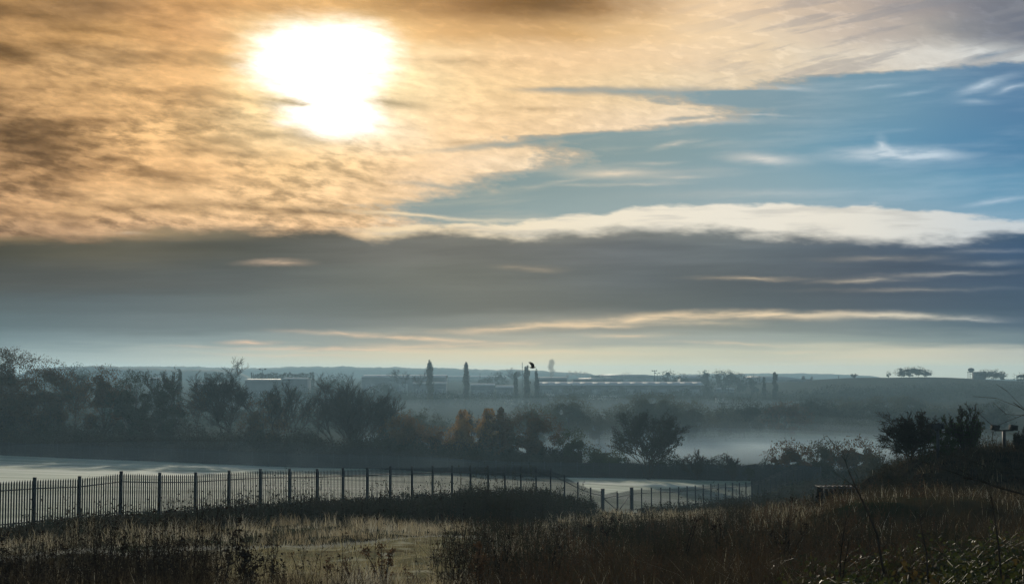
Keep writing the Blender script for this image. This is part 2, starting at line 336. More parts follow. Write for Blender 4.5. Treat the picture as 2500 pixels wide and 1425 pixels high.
def hgu(u, Y):
    """ground height (world z) at column u (thousands of pixels from the axis) and distance Y, arrays"""
    u = np.clip(np.asarray(u, float), -1.6, 1.6); Y = np.maximum(np.asarray(Y, float), 2.0)
    q = np.stack(np.broadcast_arrays(u, np.log(Y) * 1.15), -1)
    sh = q.shape[:-1]; q = q.reshape(-1, 2); out = np.empty(len(q))
    for i in range(0, len(q), 20000):
        c = q[i:i + 20000]
        out[i:i + 20000] = _phi(((c[:, None] - _gp[None]) ** 2).sum(-1)) @ _w[:_n] + _w[_n] + c @ _w[_n + 1:]
    out = out.reshape(sh)
    X = u * Y / 3.472
    # the low cut bank in the near right, hummocks in the rough ground
    px_ = u * 1000 + CX
    win = sstep(px_, 1930, 2080) * (1 - sstep(px_, 2380, 2520))
    out = out + win * 0.5 * sstep(Y, 36.8, 37.9) * (1 - sstep(Y, 39, 50))
    rough = 1 - sstep(Y, 60, 130)
    out = out + rough * (vnoise(X * 0.9, Y * 0.5, 3) - 0.5) * 0.22 + (1 - rough) * (vnoise(X * 0.06, Y * 0.03, 5) - 0.5) * 0.3
    return CAM_Z + out
def hg(X, Y):
    X = np.asarray(X, float); Y = np.asarray(Y, float)
    return hgu(X / np.maximum(Y, 2.0) * 3.472, Y)
def hg1(X, Y): return float(hg(np.array([X]), np.array([Y]))[0])

# the earth bank on the right
def bank_z(X, Y):
    X = np.asarray(X, float); Y = np.asarray(Y, float)
    e = (vnoise(X * 0.5, Y * 0.5, 11) - 0.5) * 1.1 + (vnoise(X * 1.7, Y * 1.7, 12) - 0.5) * 0.45
    left = sstep(X + e, 14.9, 17.4) * 0.78 + sstep(X, 16.5, 19.5) * 0.22
    front = sstep(Y + e * 1.3, 50.0, 57.5)
    back = 1 - sstep(Y, 61, 74)
    top = -3.42 + 0.25 * sstep(X, 16.0, 23.0) + (vnoise(X * 0.7, Y * 0.7, 13) - 0.5) * 0.35
    base = hg(X, Y)
    return base + np.maximum(CAM_Z + top - base, 0.0) * left * front * back - 0.03
def surf(X, Y):
    g = hg(X, Y)
    return np.where((X > 14) & (Y > 49) & (Y < 80), np.maximum(g, bank_z(X, Y)), g)

# ------------------------------------------------------------------ meshes and objects
COL = scene.collection
def mesh_from(name, V, polys, mats, smooth=False, mat_idx=None):
    V = np.ascontiguousarray(V, dtype=np.float32)
    polys = [np.asarray(p, dtype=np.int32) for p in polys if len(p)]
    me = bpy.data.meshes.new(name)
    me.vertices.add(len(V)); me.vertices.foreach_set('co', V.ravel())
    loops = np.concatenate([p.ravel() for p in polys])
    sizes = np.concatenate([np.full(len(p), p.shape[1], np.int32) for p in polys])
    starts = np.concatenate([[0], np.cumsum(sizes)[:-1]]).astype(np.int32)
    me.loops.add(len(loops)); me.loops.foreach_set('vertex_index', loops)
    me.polygons.add(len(sizes)); me.polygons.foreach_set('loop_start', starts); me.polygons.foreach_set('loop_total', sizes)
    for m in (mats if isinstance(mats, (list, tuple)) else [mats]): me.materials.append(m)
    if mat_idx is not None: me.polygons.foreach_set('material_index', np.asarray(mat_idx, np.int32))
    if smooth: me.polygons.foreach_set('use_smooth', np.ones(len(sizes), bool))
    me.update(calc_edges=True)
    return me
def link(name, me, parent=None, loc=None):
    o = bpy.data.objects.new(name, me); COL.objects.link(o)
    if parent is not None: o.parent = parent
    if loc is not None: o.location = loc
    return o
def tag(o, label, cat, group=None):
    o['label'] = label; o['category'] = cat
    if group: o['group'] = group
    return o
def thing(name, label, cat, loc, group=None, rz=0.0):
    o = bpy.data.objects.new(name, None); COL.objects.link(o)
    o.empty_display_size = 0.3; o.location = loc; o.rotation_euler = (0, 0, rz)
    return tag(o, label, cat, group)
def kind(o, k): o['kind'] = k; return o

class Geo:
    """collects boxes, tubes, leaves ... into one mesh"""
    def __init__(s): s.V = []; s.P = {3: [], 4: []}; s.n = 0
    def add(s, V, *polys):
        V = np.asarray(V, float).reshape(-1, 3); s.V.append(V)
        for p in polys:
            p = np.asarray(p, int)
            if len(p): s.P.setdefault(p.shape[1], []).append(p + s.n)
        s.n += len(V); return s
    def build(s, name, mat, parent=None, smooth=False, loc=None):
        polys = [np.concatenate(v) for k, v in sorted(s.P.items()) if v]
        return link(name, mesh_from(name, np.concatenate(s.V), polys, mat, smooth), parent, loc)
    def box(s, x0, x1, y0, y1, z0, z1):
        V = [(x0, y0, z0), (x1, y0, z0), (x1, y1, z0), (x0, y1, z0), (x0, y0, z1), (x1, y0, z1), (x1, y1, z1), (x0, y1, z1)]
        return s.add(V, [(0, 3, 2, 1), (4, 5, 6, 7), (0, 1, 5, 4), (1, 2, 6, 5), (2, 3, 7, 6), (3, 0, 4, 7)])
    def beam(s, a, b, w, h):
        """box bar from a to b, w across, h tall"""
        a = np.array(a, float); b = np.array(b, float); d = b - a; d /= np.linalg.norm(d)
        up = np.array([0, 0, 1.0]) if abs(d[2]) < 0.95 else np.array([0, 1.0, 0])
        r = np.cross(d, up); r /= np.linalg.norm(r); u = np.cross(r, d)
        V = [p + r * i * w / 2 + u * j * h / 2 for p in (a, b) for i, j in ((-1, -1), (1, -1), (1, 1), (-1, 1))]
        return s.add(V, [(0, 1, 2, 3), (7, 6, 5, 4), (0, 4, 5, 1), (1, 5, 6, 2), (2, 6, 7, 3), (3, 7, 4, 0)])
    def tubes(s, P0, P1, R0, R1, sides=3):
        P0 = np.asarray(P0, float); P1 = np.asarray(P1, float); R0 = np.asarray(R0, float); R1 = np.asarray(R1, float)
        d = P1 - P0; L = np.linalg.norm(d, axis=1, keepdims=True); d = d / np.maximum(L, 1e-9)
        ref = np.where(np.abs(d[:, 2:3]) > 0.9, np.array([[1.0, 0, 0]]), np.array([[0, 0, 1.0]]))
        a = np.cross(d, ref); a /= np.linalg.norm(a, axis=1, keepdims=True); b = np.cross(d, a)
        n = len(P0); rings = []
        for P, R in ((P0, R0), (P1, R1)):
            for k in range(sides):
                t = 2 * math.pi * k / sides
                rings.append(P + (a * math.cos(t) + b * math.sin(t)) * R[:, None])
        V = np.stack(rings, 1).reshape(-1, 3)
        base = np.arange(n)[:, None] * 2 * sides
        q = np.concatenate([base + np.array([[k, (k + 1) % sides, sides + (k + 1) % sides, sides + k]]) for k in range(sides)])
        return s.add(V, q)
    def path(s, pts, radii, sides=6):
        pts = np.asarray(pts, float); radii = np.asarray(radii, float)
        return s.tubes(pts[:-1], pts[1:], radii[:-1], radii[1:], sides)
    def leaves(s, P, size, aspect=0.55, up=0.0, r=None):
        """diamond leaves at P; size: array or number"""
        r = r or rng
        P = np.asarray(P, float); n = len(P); size = np.broadcast_to(np.asarray(size, float), (n,))
        a = r.normal(size=(n, 3)); a[:, 2] += up; a /= np.linalg.norm(a, axis=1, keepdims=True)
        b = np.cross(a, r.normal(size=(n, 3))); b /= np.linalg.norm(b, axis=1, keepdims=True)
        a = a * size[:, None] * 0.5; b = b * size[:, None] * 0.5 * aspect
        V = np.stack([P - a, P + b, P + a, P - b], 1).reshape(-1, 3)
        return s.add(V, np.arange(n * 4).reshape(n, 4))
    def lathe(s, prof, seg=12, c=(0, 0, 0), axis='z'):
        prof = np.asarray(prof, float); t = np.arange(seg) * 2 * math.pi / seg
        V = np.stack([np.outer(prof[:, 0], np.cos(t)), np.outer(prof[:, 0], np.sin(t)), np.repeat(prof[:, 1:2], seg, 1)], -1).reshape(-1, 3)
        if axis == 'x': V = V[:, [2, 0, 1]]
        if axis == 'y': V = V[:, [1, 2, 0]]
        q = [(i * seg + k, i * seg + (k + 1) % seg, (i + 1) * seg + (k + 1) % seg, (i + 1) * seg + k) for i in range(len(prof) - 1) for k in range(seg)]
        return s.add(V + np.array(c), q)
    def extrude(s, outline, y0, y1):
        """outline in the x-z plane, extruded from y0 to y1 (convex or fan-able)"""
        o = np.asarray(outline, float); n = len(o); c = o.mean(0)
        V = [(x, y0, z) for x, z in o] + [(x, y1, z) for x, z in o] + [(c[0], y0, c[1]), (c[0], y1, c[1])]
        return s.add(V, [(i, (i + 1) % n, n + (i + 1) % n, n + i) for i in range(n)],
                     [((i + 1) % n, i, 2 * n) for i in range(n)] + [(n + i, n + (i + 1) % n, 2 * n + 1) for i in range(n)])

# ------------------------------------------------------------------ materials
MATS = {}
def mat(name, col, rough=0.8, metal=0.0, vary=None, scale=1.0, translucent=0.0, bump=0.0, bump_scale=8.0, spec=0.3, coord='Object', stretch=(1, 1, 1), detail=4.0, lohi=(0.35, 0.65)):
    """col and vary: linear colours mixed by noise; translucent: share of light let through"""
    if name in MATS: return MATS[name]
    m = bpy.data.materials.new(name); m.use_nodes = True; t = m.node_tree; t.nodes.clear()
    out = t.nodes.new('ShaderNodeOutputMaterial'); bs = t.nodes.new('ShaderNodeBsdfPrincipled')
    bs.inputs['Roughness'].default_value = rough; bs.inputs['Metallic'].default_value = metal
    bs.inputs['Specular IOR Level'].default_value = spec
    csock = None
    if vary or bump:
        tcn = t.nodes.new('ShaderNodeTexCoord'); mp = t.nodes.new('ShaderNodeMapping'); mp.inputs['Scale'].default_value = stretch
        t.links.new(tcn.outputs[coord], mp.inputs[0])
    if vary:
        nz = t.nodes.new('ShaderNodeTexNoise'); nz.inputs['Scale'].default_value = scale; nz.inputs['Detail'].default_value = detail
        t.links.new(mp.outputs[0], nz.inputs['Vector'])
        cr = t.nodes.new('ShaderNodeValToRGB'); cols = [col] + (vary if isinstance(vary, list) else [vary])
        while len(cr.color_ramp.elements) < len(cols): cr.color_ramp.elements.new(0.5)
        for i, c in enumerate(cols):
            e = cr.color_ramp.elements[i]; e.position = lohi[0] + (lohi[1] - lohi[0]) * i / (len(cols) - 1)
        for i, c in enumerate(cols): cr.color_ramp.elements[i].color = (*c[:3], 1)
        t.links.new(nz.outputs[0], cr.inputs[0]); csock = cr.outputs[0]
        t.links.new(csock, bs.inputs['Base Color'])
    else:
        bs.inputs['Base Color'].default_value = (*col[:3], 1)
    if bump:
        nb = t.nodes.new('ShaderNodeTexNoise'); nb.inputs['Scale'].default_value = bump_scale; nb.inputs['Detail'].default_value = 6.0
        t.links.new(mp.outputs[0], nb.inputs['Vector'])
        bp = t.nodes.new('ShaderNodeBump'); bp.inputs['Strength'].default_value = 1.0; bp.inputs['Distance'].default_value = bump
        t.links.new(nb.outputs[0], bp.inputs['Height']); t.links.new(bp.outputs[0], bs.inputs['Normal'])
    if translucent:
        tr = t.nodes.new('ShaderNodeBsdfTranslucent'); mx = t.nodes.new('ShaderNodeMixShader'); mx.inputs[0].default_value = translucent
        if csock is not None: t.links.new(csock, tr.inputs[0])
        else: tr.inputs[0].default_value = (*col[:3], 1)
        t.links.new(bs.outputs[0], mx.inputs[1]); t.links.new(tr.outputs[0], mx.inputs[2]); t.links.new(mx.outputs[0], out.inputs[0])
    else:
        t.links.new(bs.outputs[0], out.inputs[0])
    MATS[name] = m
    return m
def volume_mat(name, color, density, aniso=0.0, absorb=(0, 0, 0)):
    m = bpy.data.materials.new(name); m.use_nodes = True; t = m.node_tree; t.nodes.clear()
    out = t.nodes.new('ShaderNodeOutputMaterial'); v = t.nodes.new('ShaderNodeVolumePrincipled')
    v.inputs['Color'].default_value = (*color, 1); v.inputs['Density'].default_value = density; v.inputs['Anisotropy'].default_value = aniso
    v.inputs['Absorption Color'].default_value = (*absorb, 1)
    t.links.new(v.outputs[0], out.inputs['Volume']); MATS[name] = m
    return m

M_GROUND = mat('rough_ground', (0.045, 0.040, 0.022), 0.95, vary=[(0.066, 0.058, 0.032), (0.038, 0.046, 0.022)], scale=0.35, bump=0.06, bump_scale=2.5, spec=0.0)
M_FIELD = mat('frosted_turf', (0.26, 0.35, 0.25), 0.9, vary=[(0.44, 0.54, 0.42), (0.62, 0.69, 0.58)], scale=0.16, stretch=(0.22, 1.0, 1), bump=0.05, bump_scale=1.6, spec=0.2, detail=7.0)
M_TRACK = mat('frosted_track', (0.06, 0.056, 0.035), 0.95, vary=[(0.11, 0.105, 0.066), (0.24, 0.235, 0.17)], scale=3.5, stretch=(0.6, 1, 1), bump=0.05, bump_scale=5, detail=7)
M_FROSTBLADE = mat('frosted_blades', (0.42, 0.41, 0.33), 0.9, vary=[(0.60, 0.60, 0.53), (0.34, 0.31, 0.22)], scale=1.5, translucent=.35, spec=.03)
M_TURFBLADE = mat('turf_blades', (0.28, 0.23, 0.115), 0.9, vary=[(0.50, 0.44, 0.24), (0.36, 0.34, 0.17), (0.66, 0.64, 0.50)], scale=1.3, translucent=.4, spec=.03)
M_TURF = mat('clearing_turf', (0.10, 0.078, 0.045), 0.95, vary=[(0.28, 0.235, 0.125), (0.21, 0.195, 0.10), (0.52, 0.49, 0.34)], scale=1.6, stretch=(0.8, 0.5, 1), bump=0.12, bump_scale=5, spec=0.0, detail=8)
M_WHEEL = mat('wheel_mark', (0.10, 0.12, 0.09), 0.95, vary=(0.16, 0.18, 0.14), scale=2.0)
M_EARTH = mat('bare_earth', (0.015, 0.012, 0.008), 0.95, vary=[(0.028, 0.022, 0.014), (0.040, 0.034, 0.021)], scale=1.2, bump=0.12, bump_scale=3.0, spec=0.0)
M_GALV = mat('galvanised_steel', (0.028, 0.034, 0.038), 0.6, 0.0, vary=(0.042, 0.049, 0.054), scale=6.0)
M_GALVD = mat('weathered_steel', (0.032, 0.038, 0.043), 0.6, 0.0, vary=(0.048, 0.055, 0.06), scale=6.0)
M_TRUNK = mat('bark', (0.045, 0.036, 0.028), 0.95, vary=(0.075, 0.062, 0.05), scale=3.0, spec=0.0)
M_TWIG = mat('twigs', (0.040, 0.034, 0.026), 0.9, vary=(0.066, 0.054, 0.040), scale=0.6, spec=0.0)
def leafmat(name, a, b, tr=0.3, c=None): return mat(name, a, 0.75, vary=[b] + ([c] if c else []), scale=0.55, translucent=tr, spec=0.0)
M_LDARK = leafmat('dark_leaves', (0.030, 0.036, 0.018), (0.050, 0.050, 0.024), 0.18)
M_LBROWN = leafmat('brown_leaves', (0.076, 0.046, 0.021), (0.120, 0.070, 0.029), 0.22, (0.050, 0.046, 0.022))
M_LUNDER = leafmat('understorey_leaves', (0.034, 0.030, 0.018), (0.052, 0.040, 0.022), 0.15)
M_LGOLD = leafmat('golden_leaves', (0.24, 0.14, 0.040), (0.32, 0.19, 0.055), 0.5, (0.16, 0.10, 0.035))
M_LOLIVE = leafmat('olive_leaves', (0.050, 0.050, 0.026), (0.075, 0.066, 0.032), 0.3)
M_LGREEN = leafmat('green_leaves', (0.040, 0.058, 0.022), (0.062, 0.075, 0.030), 0.35)
M_LWILLOW = leafmat('willow_leaves', (0.065, 0.070, 0.036), (0.085, 0.080, 0.042), 0.3)
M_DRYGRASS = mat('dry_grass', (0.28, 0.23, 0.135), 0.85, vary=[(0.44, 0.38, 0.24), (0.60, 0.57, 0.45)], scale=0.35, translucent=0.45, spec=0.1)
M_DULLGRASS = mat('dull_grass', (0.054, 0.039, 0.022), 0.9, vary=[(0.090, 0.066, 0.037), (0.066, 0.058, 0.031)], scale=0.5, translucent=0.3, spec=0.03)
M_WEED = mat('reddish_weed', (0.085, 0.046, 0.023), 0.85, vary=[(0.13, 0.075, 0.036), (0.085, 0.066, 0.034)], scale=0.8, translucent=0.3, spec=0.15)
M_WEEDDARK = mat('dead_stems', (0.022, 0.015, 0.010), 0.9, vary=(0.040, 0.027, 0.016), scale=2.0, translucent=0.15, spec=0.1)
M_NETTLE = mat('dying_undergrowth', (0.034, 0.034, 0.021), 0.85, vary=[(0.060, 0.050, 0.030), (0.044, 0.050, 0.026)], scale=0.5, translucent=0.2, spec=0.02)
M_BRAMBLE = mat('bramble_leaves', (0.030, 0.040, 0.012), 0.55, vary=[(0.060, 0.075, 0.020), (0.085, 0.060, 0.018)], scale=1.5, translucent=0.38, spec=0.22)
M_BRAMBLESTEM = mat('bramble_canes', (0.035, 0.022, 0.015), 0.6, vary=(0.055, 0.032, 0.022), scale=3.0)

# ------------------------------------------------------------------ the ground: one sheet from the camera's feet to the horizon
us = np.linspace(-1.75, 1.75, 281)
Ys = np.concatenate([np.linspace(-6, 14, 14), np.exp(np.linspace(math.log(15), math.log(2250), 330))])
UU, YY = np.meshgrid(us, Ys)
XX = UU * np.maximum(YY, 18.0) / 3.472 * 1.0
ZZ = hg(XX, np.maximum(YY, 2.0))
def grid_faces(r, c):
    i = np.arange((r - 1) * c).reshape(r - 1, c)[:, :-1].ravel()
    return np.stack([i, i + 1, i + c + 1, i + c], 1)
kind(link('ground', mesh_from('ground', np.stack([XX, YY, ZZ], -1).reshape(-1, 3), [grid_faces(len(Ys), len(us))], M_GROUND, True)), 'structure')

# fence line in plan: x against y is one straight line
def fence_Y(k): return (24.6 + k) * 2.49
def fence_px(k): return 2884.0 - 68700.0 / (k + 24.6)
def fence_pt(k):
    Y = fence_Y(k); X = (fence_px(k) - CX) / F * Y
    return X, Y
def far_Y(px_): return np.interp(px_, [-200, 0, 700, 1200, 1500, 1700, 1900, 2100], [228, 225, 216, 206, 196, 190, 186, 184])

# the frosted field between the two fences, lying on the ground sheet
pxs = np.linspace(-260, 1830, 150)
V = []
NR = 70
for p_ in pxs:
    k_ = 68700.0 / (2884.0 - p_) - 24.6
    y0 = fence_Y(k_) + 0.6; y1 = float(far_Y(p_)) + 1.0
    y1 = max(y1, y0 + 1.0)
    f_ = np.linspace(0, 1, NR) ** 1.3
    yy = y0 + (y1 - y0) * f_
    V.append(np.stack([(p_ - CX) / F * yy, yy], 1))
V = np.array(V).reshape(-1, 2)
z = hg(V[:, 0], V[:, 1]) + 0.06
fld = kind(link('frosty_field', mesh_from('frosty_field', np.column_stack([V, z]), [grid_faces(len(pxs), NR)[:, ::-1]], M_FIELD, True)), 'structure')
def strip(name, pts, width, m, lift):
    """a strip lying on the ground through (column, distance) points"""
    pts = [((p - CX) / F * y, y) for p, y in pts]
    pp = []
    for a, b in zip(pts[:-1], pts[1:]):
        for t in np.linspace(0, 1, 24, endpoint=False): pp.append((a[0] + (b[0] - a[0]) * t, a[1] + (b[1] - a[1]) * t))
    pp.append(pts[-1]); pp = np.array(pp)
    d = np.gradient(pp, axis=0); d /= np.linalg.norm(d, axis=1, keepdims=True); nrm = np.stack([-d[:, 1], d[:, 0]], 1)
    wob = (vnoise(pp[:, 0] * 0.8, pp[:, 1] * 0.8, 21) - 0.5) * 0.5
    rows = []
    for s in np.linspace(-1, 1, 7):
        q = pp + nrm * (s * width / 2 * (1 + wob))[:, None] if False else pp + nrm * (s * width / 2 * (1 + wob[:, None]))
        rows.append(np.column_stack([q, hg(q[:, 0], q[:, 1]) + lift - 0.16 * s ** 4]))
    V = np.array(rows).reshape(-1, 3)
    return kind(link(name, mesh_from(name, V, [grid_faces(7, len(pp))], m, True)), 'structure')
# the open clearing of short frosted turf this side of the track
cp = np.linspace(520, 1185, 90); cf = np.linspace(0, 1, 60); CP, CF = np.meshgrid(cp, cf)
CY_ = 22.5 + (np.interp(CP, [520, 650, 900, 1130, 1190], [42.0, 43.2, 46.2, 49.6, 51.0]) - 22.5) * CF
CXX = (CP - CX) / F * CY_
edge_ = np.minimum(np.minimum(CP - 520, 1185 - CP) / 110.0, np.minimum(CF, 1 - CF) * 12.0) + (vnoise(CXX * .8, CY_ * .5, 77) - .5) * 1.3
kind(link('clearing', mesh_from('clearing', np.stack([CXX, CY_, hg(CXX, CY_) - .14 + .19 * np.clip(edge_, 0, 1)], -1).reshape(-1, 3), [grid_faces(60, 90)], M_TURF, True)), 'structure')
strip('wheel_mark', [(-60, 200), (230, 196), (430, 178), (640, 166), (860, 158), (1100, 160)], 0.5, M_WHEEL, 0.085)
strip('wheel_mark', [(1380, 176), (1500, 172), (1620, 170), (1730, 172)], 0.6, M_WHEEL, 0.085)

# the bank of earth on the right
bx = np.linspace(14.0, 34.0, 130); by = np.linspace(49, 81, 150)
BX, BY = np.meshgrid(bx, by)
BZ = bank_z(BX, BY)
kind(link('earth_bank', mesh_from('earth_bank', np.stack([BX, BY, BZ], -1).reshape(-1, 3), [grid_faces(len(by), len(bx))], M_EARTH, True)), 'structure')

# far wooded ridges: terrain with a ragged wooded skyline
def ridge(name, Y, prof, seed, thick, amp):
    p = np.linspace(prof[0][0], prof[-1][0], 900)
    top = np.interp(p, [a for a, b in prof], [b for a, b in prof])
    fade = np.minimum(1, np.minimum(p - p[0], p[-1] - p) / 60.0)
    bump = sum(vnoise(p / w, p * 0 + i * 7.3, seed + i) * a for i, (w, a) in enumerate([(60, .45), (22, .35), (9, .22), (4.5, .12)]))
    zt = CAM_Z + (HORIZON - top) / F * Y + bump * amp
    X = (p - CX) / F * Y
    z0 = hg(X, np.full_like(X, Y)) - 2.0
    zt = z0 + np.maximum(zt - z0, 0.5) * np.maximum(fade, 0.02)
    rows = [np.column_stack([X, np.full_like(X, Y - thick), z0]), np.column_stack([X, np.full_like(X, Y - thick * 0.75), z0 + (zt - z0) * 0.6]),
            np.column_stack([X, np.full_like(X, Y - thick * 0.3), z0 + (zt - z0) * 0.93]), np.column_stack([X, np.full_like(X, Y), zt]),
            np.column_stack([X, np.full_like(X, Y + thick * 0.5), z0 + (zt - z0) * 0.7]), np.column_stack([X, np.full_like(X, Y + thick), z0])]
    o = link(name, mesh_from(name, np.array(rows).reshape(-1, 3), [grid_faces(6, 900)], M_RIDGE, True))
    return o
M_RIDGE = mat('distant_woodland', (0.030, 0.036, 0.022), 0.95, vary=(0.055, 0.055, 0.034), scale=0.02, bump=1.5, bump_scale=0.12, spec=0.05)
kind(ridge('wooded_ridge', 1700, [(40, 907), (150, 900), (260, 897), (400, 898), (600, 902), (800, 899), (1000, 901), (1150, 904), (1300, 908), (1420, 914), (1500, 920)], 1, 60, 4.0), 'structure')
kind(ridge('wooded_ridge', 1250, [(150, 906), (230, 901), (330, 903), (420, 905), (480, 909), (560, 910), (640, 912)], 40, 40, 3.5), 'structure')
kind(ridge('wooded_ridge', 2050, [(1480, 920), (1650, 917), (1850, 914), (1960, 912), (2060, 916), (2180, 922)], 70, 60, 2.5), 'structure')

# ------------------------------------------------------------------ trees
def grow(r, stems=1, levels=4, spread=0.5, up=0.10, nseg=(5, 4, 4, 3, 3, 2), kids=(2, 2, 2, 2), ratio=0.62, lean=0.0, fork0=0.12, wob=0.13):
    """branch skeleton in a unit-sized tree; returns segments (p0, p1, level, t0, t1) and tips"""
    segs, tips = [], []
    def rnd_perp(d):
        v = r.normal(size=3); v -= d * v.dot(d); return v / (np.linalg.norm(v) + 1e-9)
    def branch(p, d, L, lev):
        n = nseg[min(lev, len(nseg) - 1)]
        for i in range(n):
            d = d + r.normal(size=3) * wob + np.array([0, 0, up]); d /= np.linalg.norm(d)
            q = p + d * (L / n)
            segs.append((p, q, lev, i / n, (i + 1) / n))
            if lev < levels and (lev > 0 or i >= n * fork0 * 4):
                for _ in range(kids[min(lev, len(kids) - 1)]):
                    if r.random() < 0.82:
                        a = spread * r.uniform(0.55, 1.35)
                        c = d * math.cos(a) + rnd_perp(d) * math.sin(a)
                        branch(q, c / np.linalg.norm(c), L * ratio * r.uniform(0.65, 1.1) * (1.0 - 0.25 * i / n), lev + 1)
            p = q
        tips.append((p, d))
    for s in range(stems):
        a = 2 * math.pi * (s + r.random() * 0.6) / stems
        tilt = (0.10 if stems == 1 else r.uniform(0.12, 0.55)) 
        d = np.array([math.cos(a) * math.sin(tilt) + lean, math.sin(a) * math.sin(tilt), math.cos(tilt)])
        branch(np.array([math.cos(a), math.sin(a), 0]) * 0.01 * (stems > 1), d / np.linalg.norm(d), 0.55 * r.uniform(0.85, 1.15), 0)
    return segs, tips
def fit(P, lo, hi, H, W):
    """scale a skeleton into a crown W wide and H tall"""
    c = (lo + hi) / 2; sx = W / max(hi[0] - lo[0], 1e-6); sy = W / max(hi[1] - lo[1], 1e-6); sz = H / hi[2]
    return np.stack([(P[:, 0]) * sx, (P[:, 1]) * sy, P[:, 2] * sz], 1)
def bare_tree(t, H, W, r, twig=0.03, stems=1, levels=4, cover=0, spread=0.5, up=0.10, kids=(2, 2, 2, 2), leaf=0, leafmat_=None, leaf_size=0.3, trunk_r=None, ratio=0.62, lean=0.0, fork0=0.12, leaf_low=0):
    segs, tips = grow(r, stems, levels, spread, up, kids=kids, ratio=ratio, lean=lean, fork0=fork0)
    P0 = np.array([s[0] for s in segs]); P1 = np.array([s[1] for s in segs]); lev = np.array([s[2] for s in segs])
    A = np.concatenate([P0, P1]); lo = np.percentile(A, 1, axis=0); hi = np.percentile(A, 99.3, axis=0)
    P0 = fit(P0, lo, hi, H, W); P1 = fit(P1, lo, hi, H, W)
    tips = tips + [(s[1], None) for s in segs if s[2] >= levels - 1]
    tr = trunk_r or 0.012 * H
    base = np.array([tr / max(stems, 1) ** 0.4] + [tr * f for f in (0.5, 0.26, 0.13, 0.08, 0.05)])
    t0 = np.array([s[3] for s in segs]); t1 = np.array([s[4] for s in segs])
    R0 = np.maximum(base[lev] * (1 - 0.5 * t0), twig); R1 = np.maximum(base[lev] * (1 - 0.5 * t1), twig * 0.8)
    big = lev <= 1
    g = Geo(); g.tubes(P0[big], P1[big], R0[big], R1[big], 5); g.build('trunk', M_TRUNK, t)
    g = Geo(); g.tubes(P0[~big], P1[~big], R0[~big], R1[~big], 3)
    crown = g.build('crown', M_TWIG, t)
    if leaf:
        T = fit(np.array([p for p, d in tips]), lo, hi, H, W)
        k = r.integers(0, len(T), leaf)
        P = T[k] + r.normal(size=(leaf, 3)) * np.array([0.03, 0.03, 0.03]) * max(W, H) * 0.6
        if leaf_low:
            zz = T[k][:, 2] / H; keep = r.random(leaf) < np.clip(1.2 - zz * leaf_low, 0.05, 1); P = P[keep]
        g = Geo(); g.leaves(P, r.uniform(0.6, 1.2, len(P)) * leaf_size, r=r); g.build('leaves', leafmat_, crown)
    return t
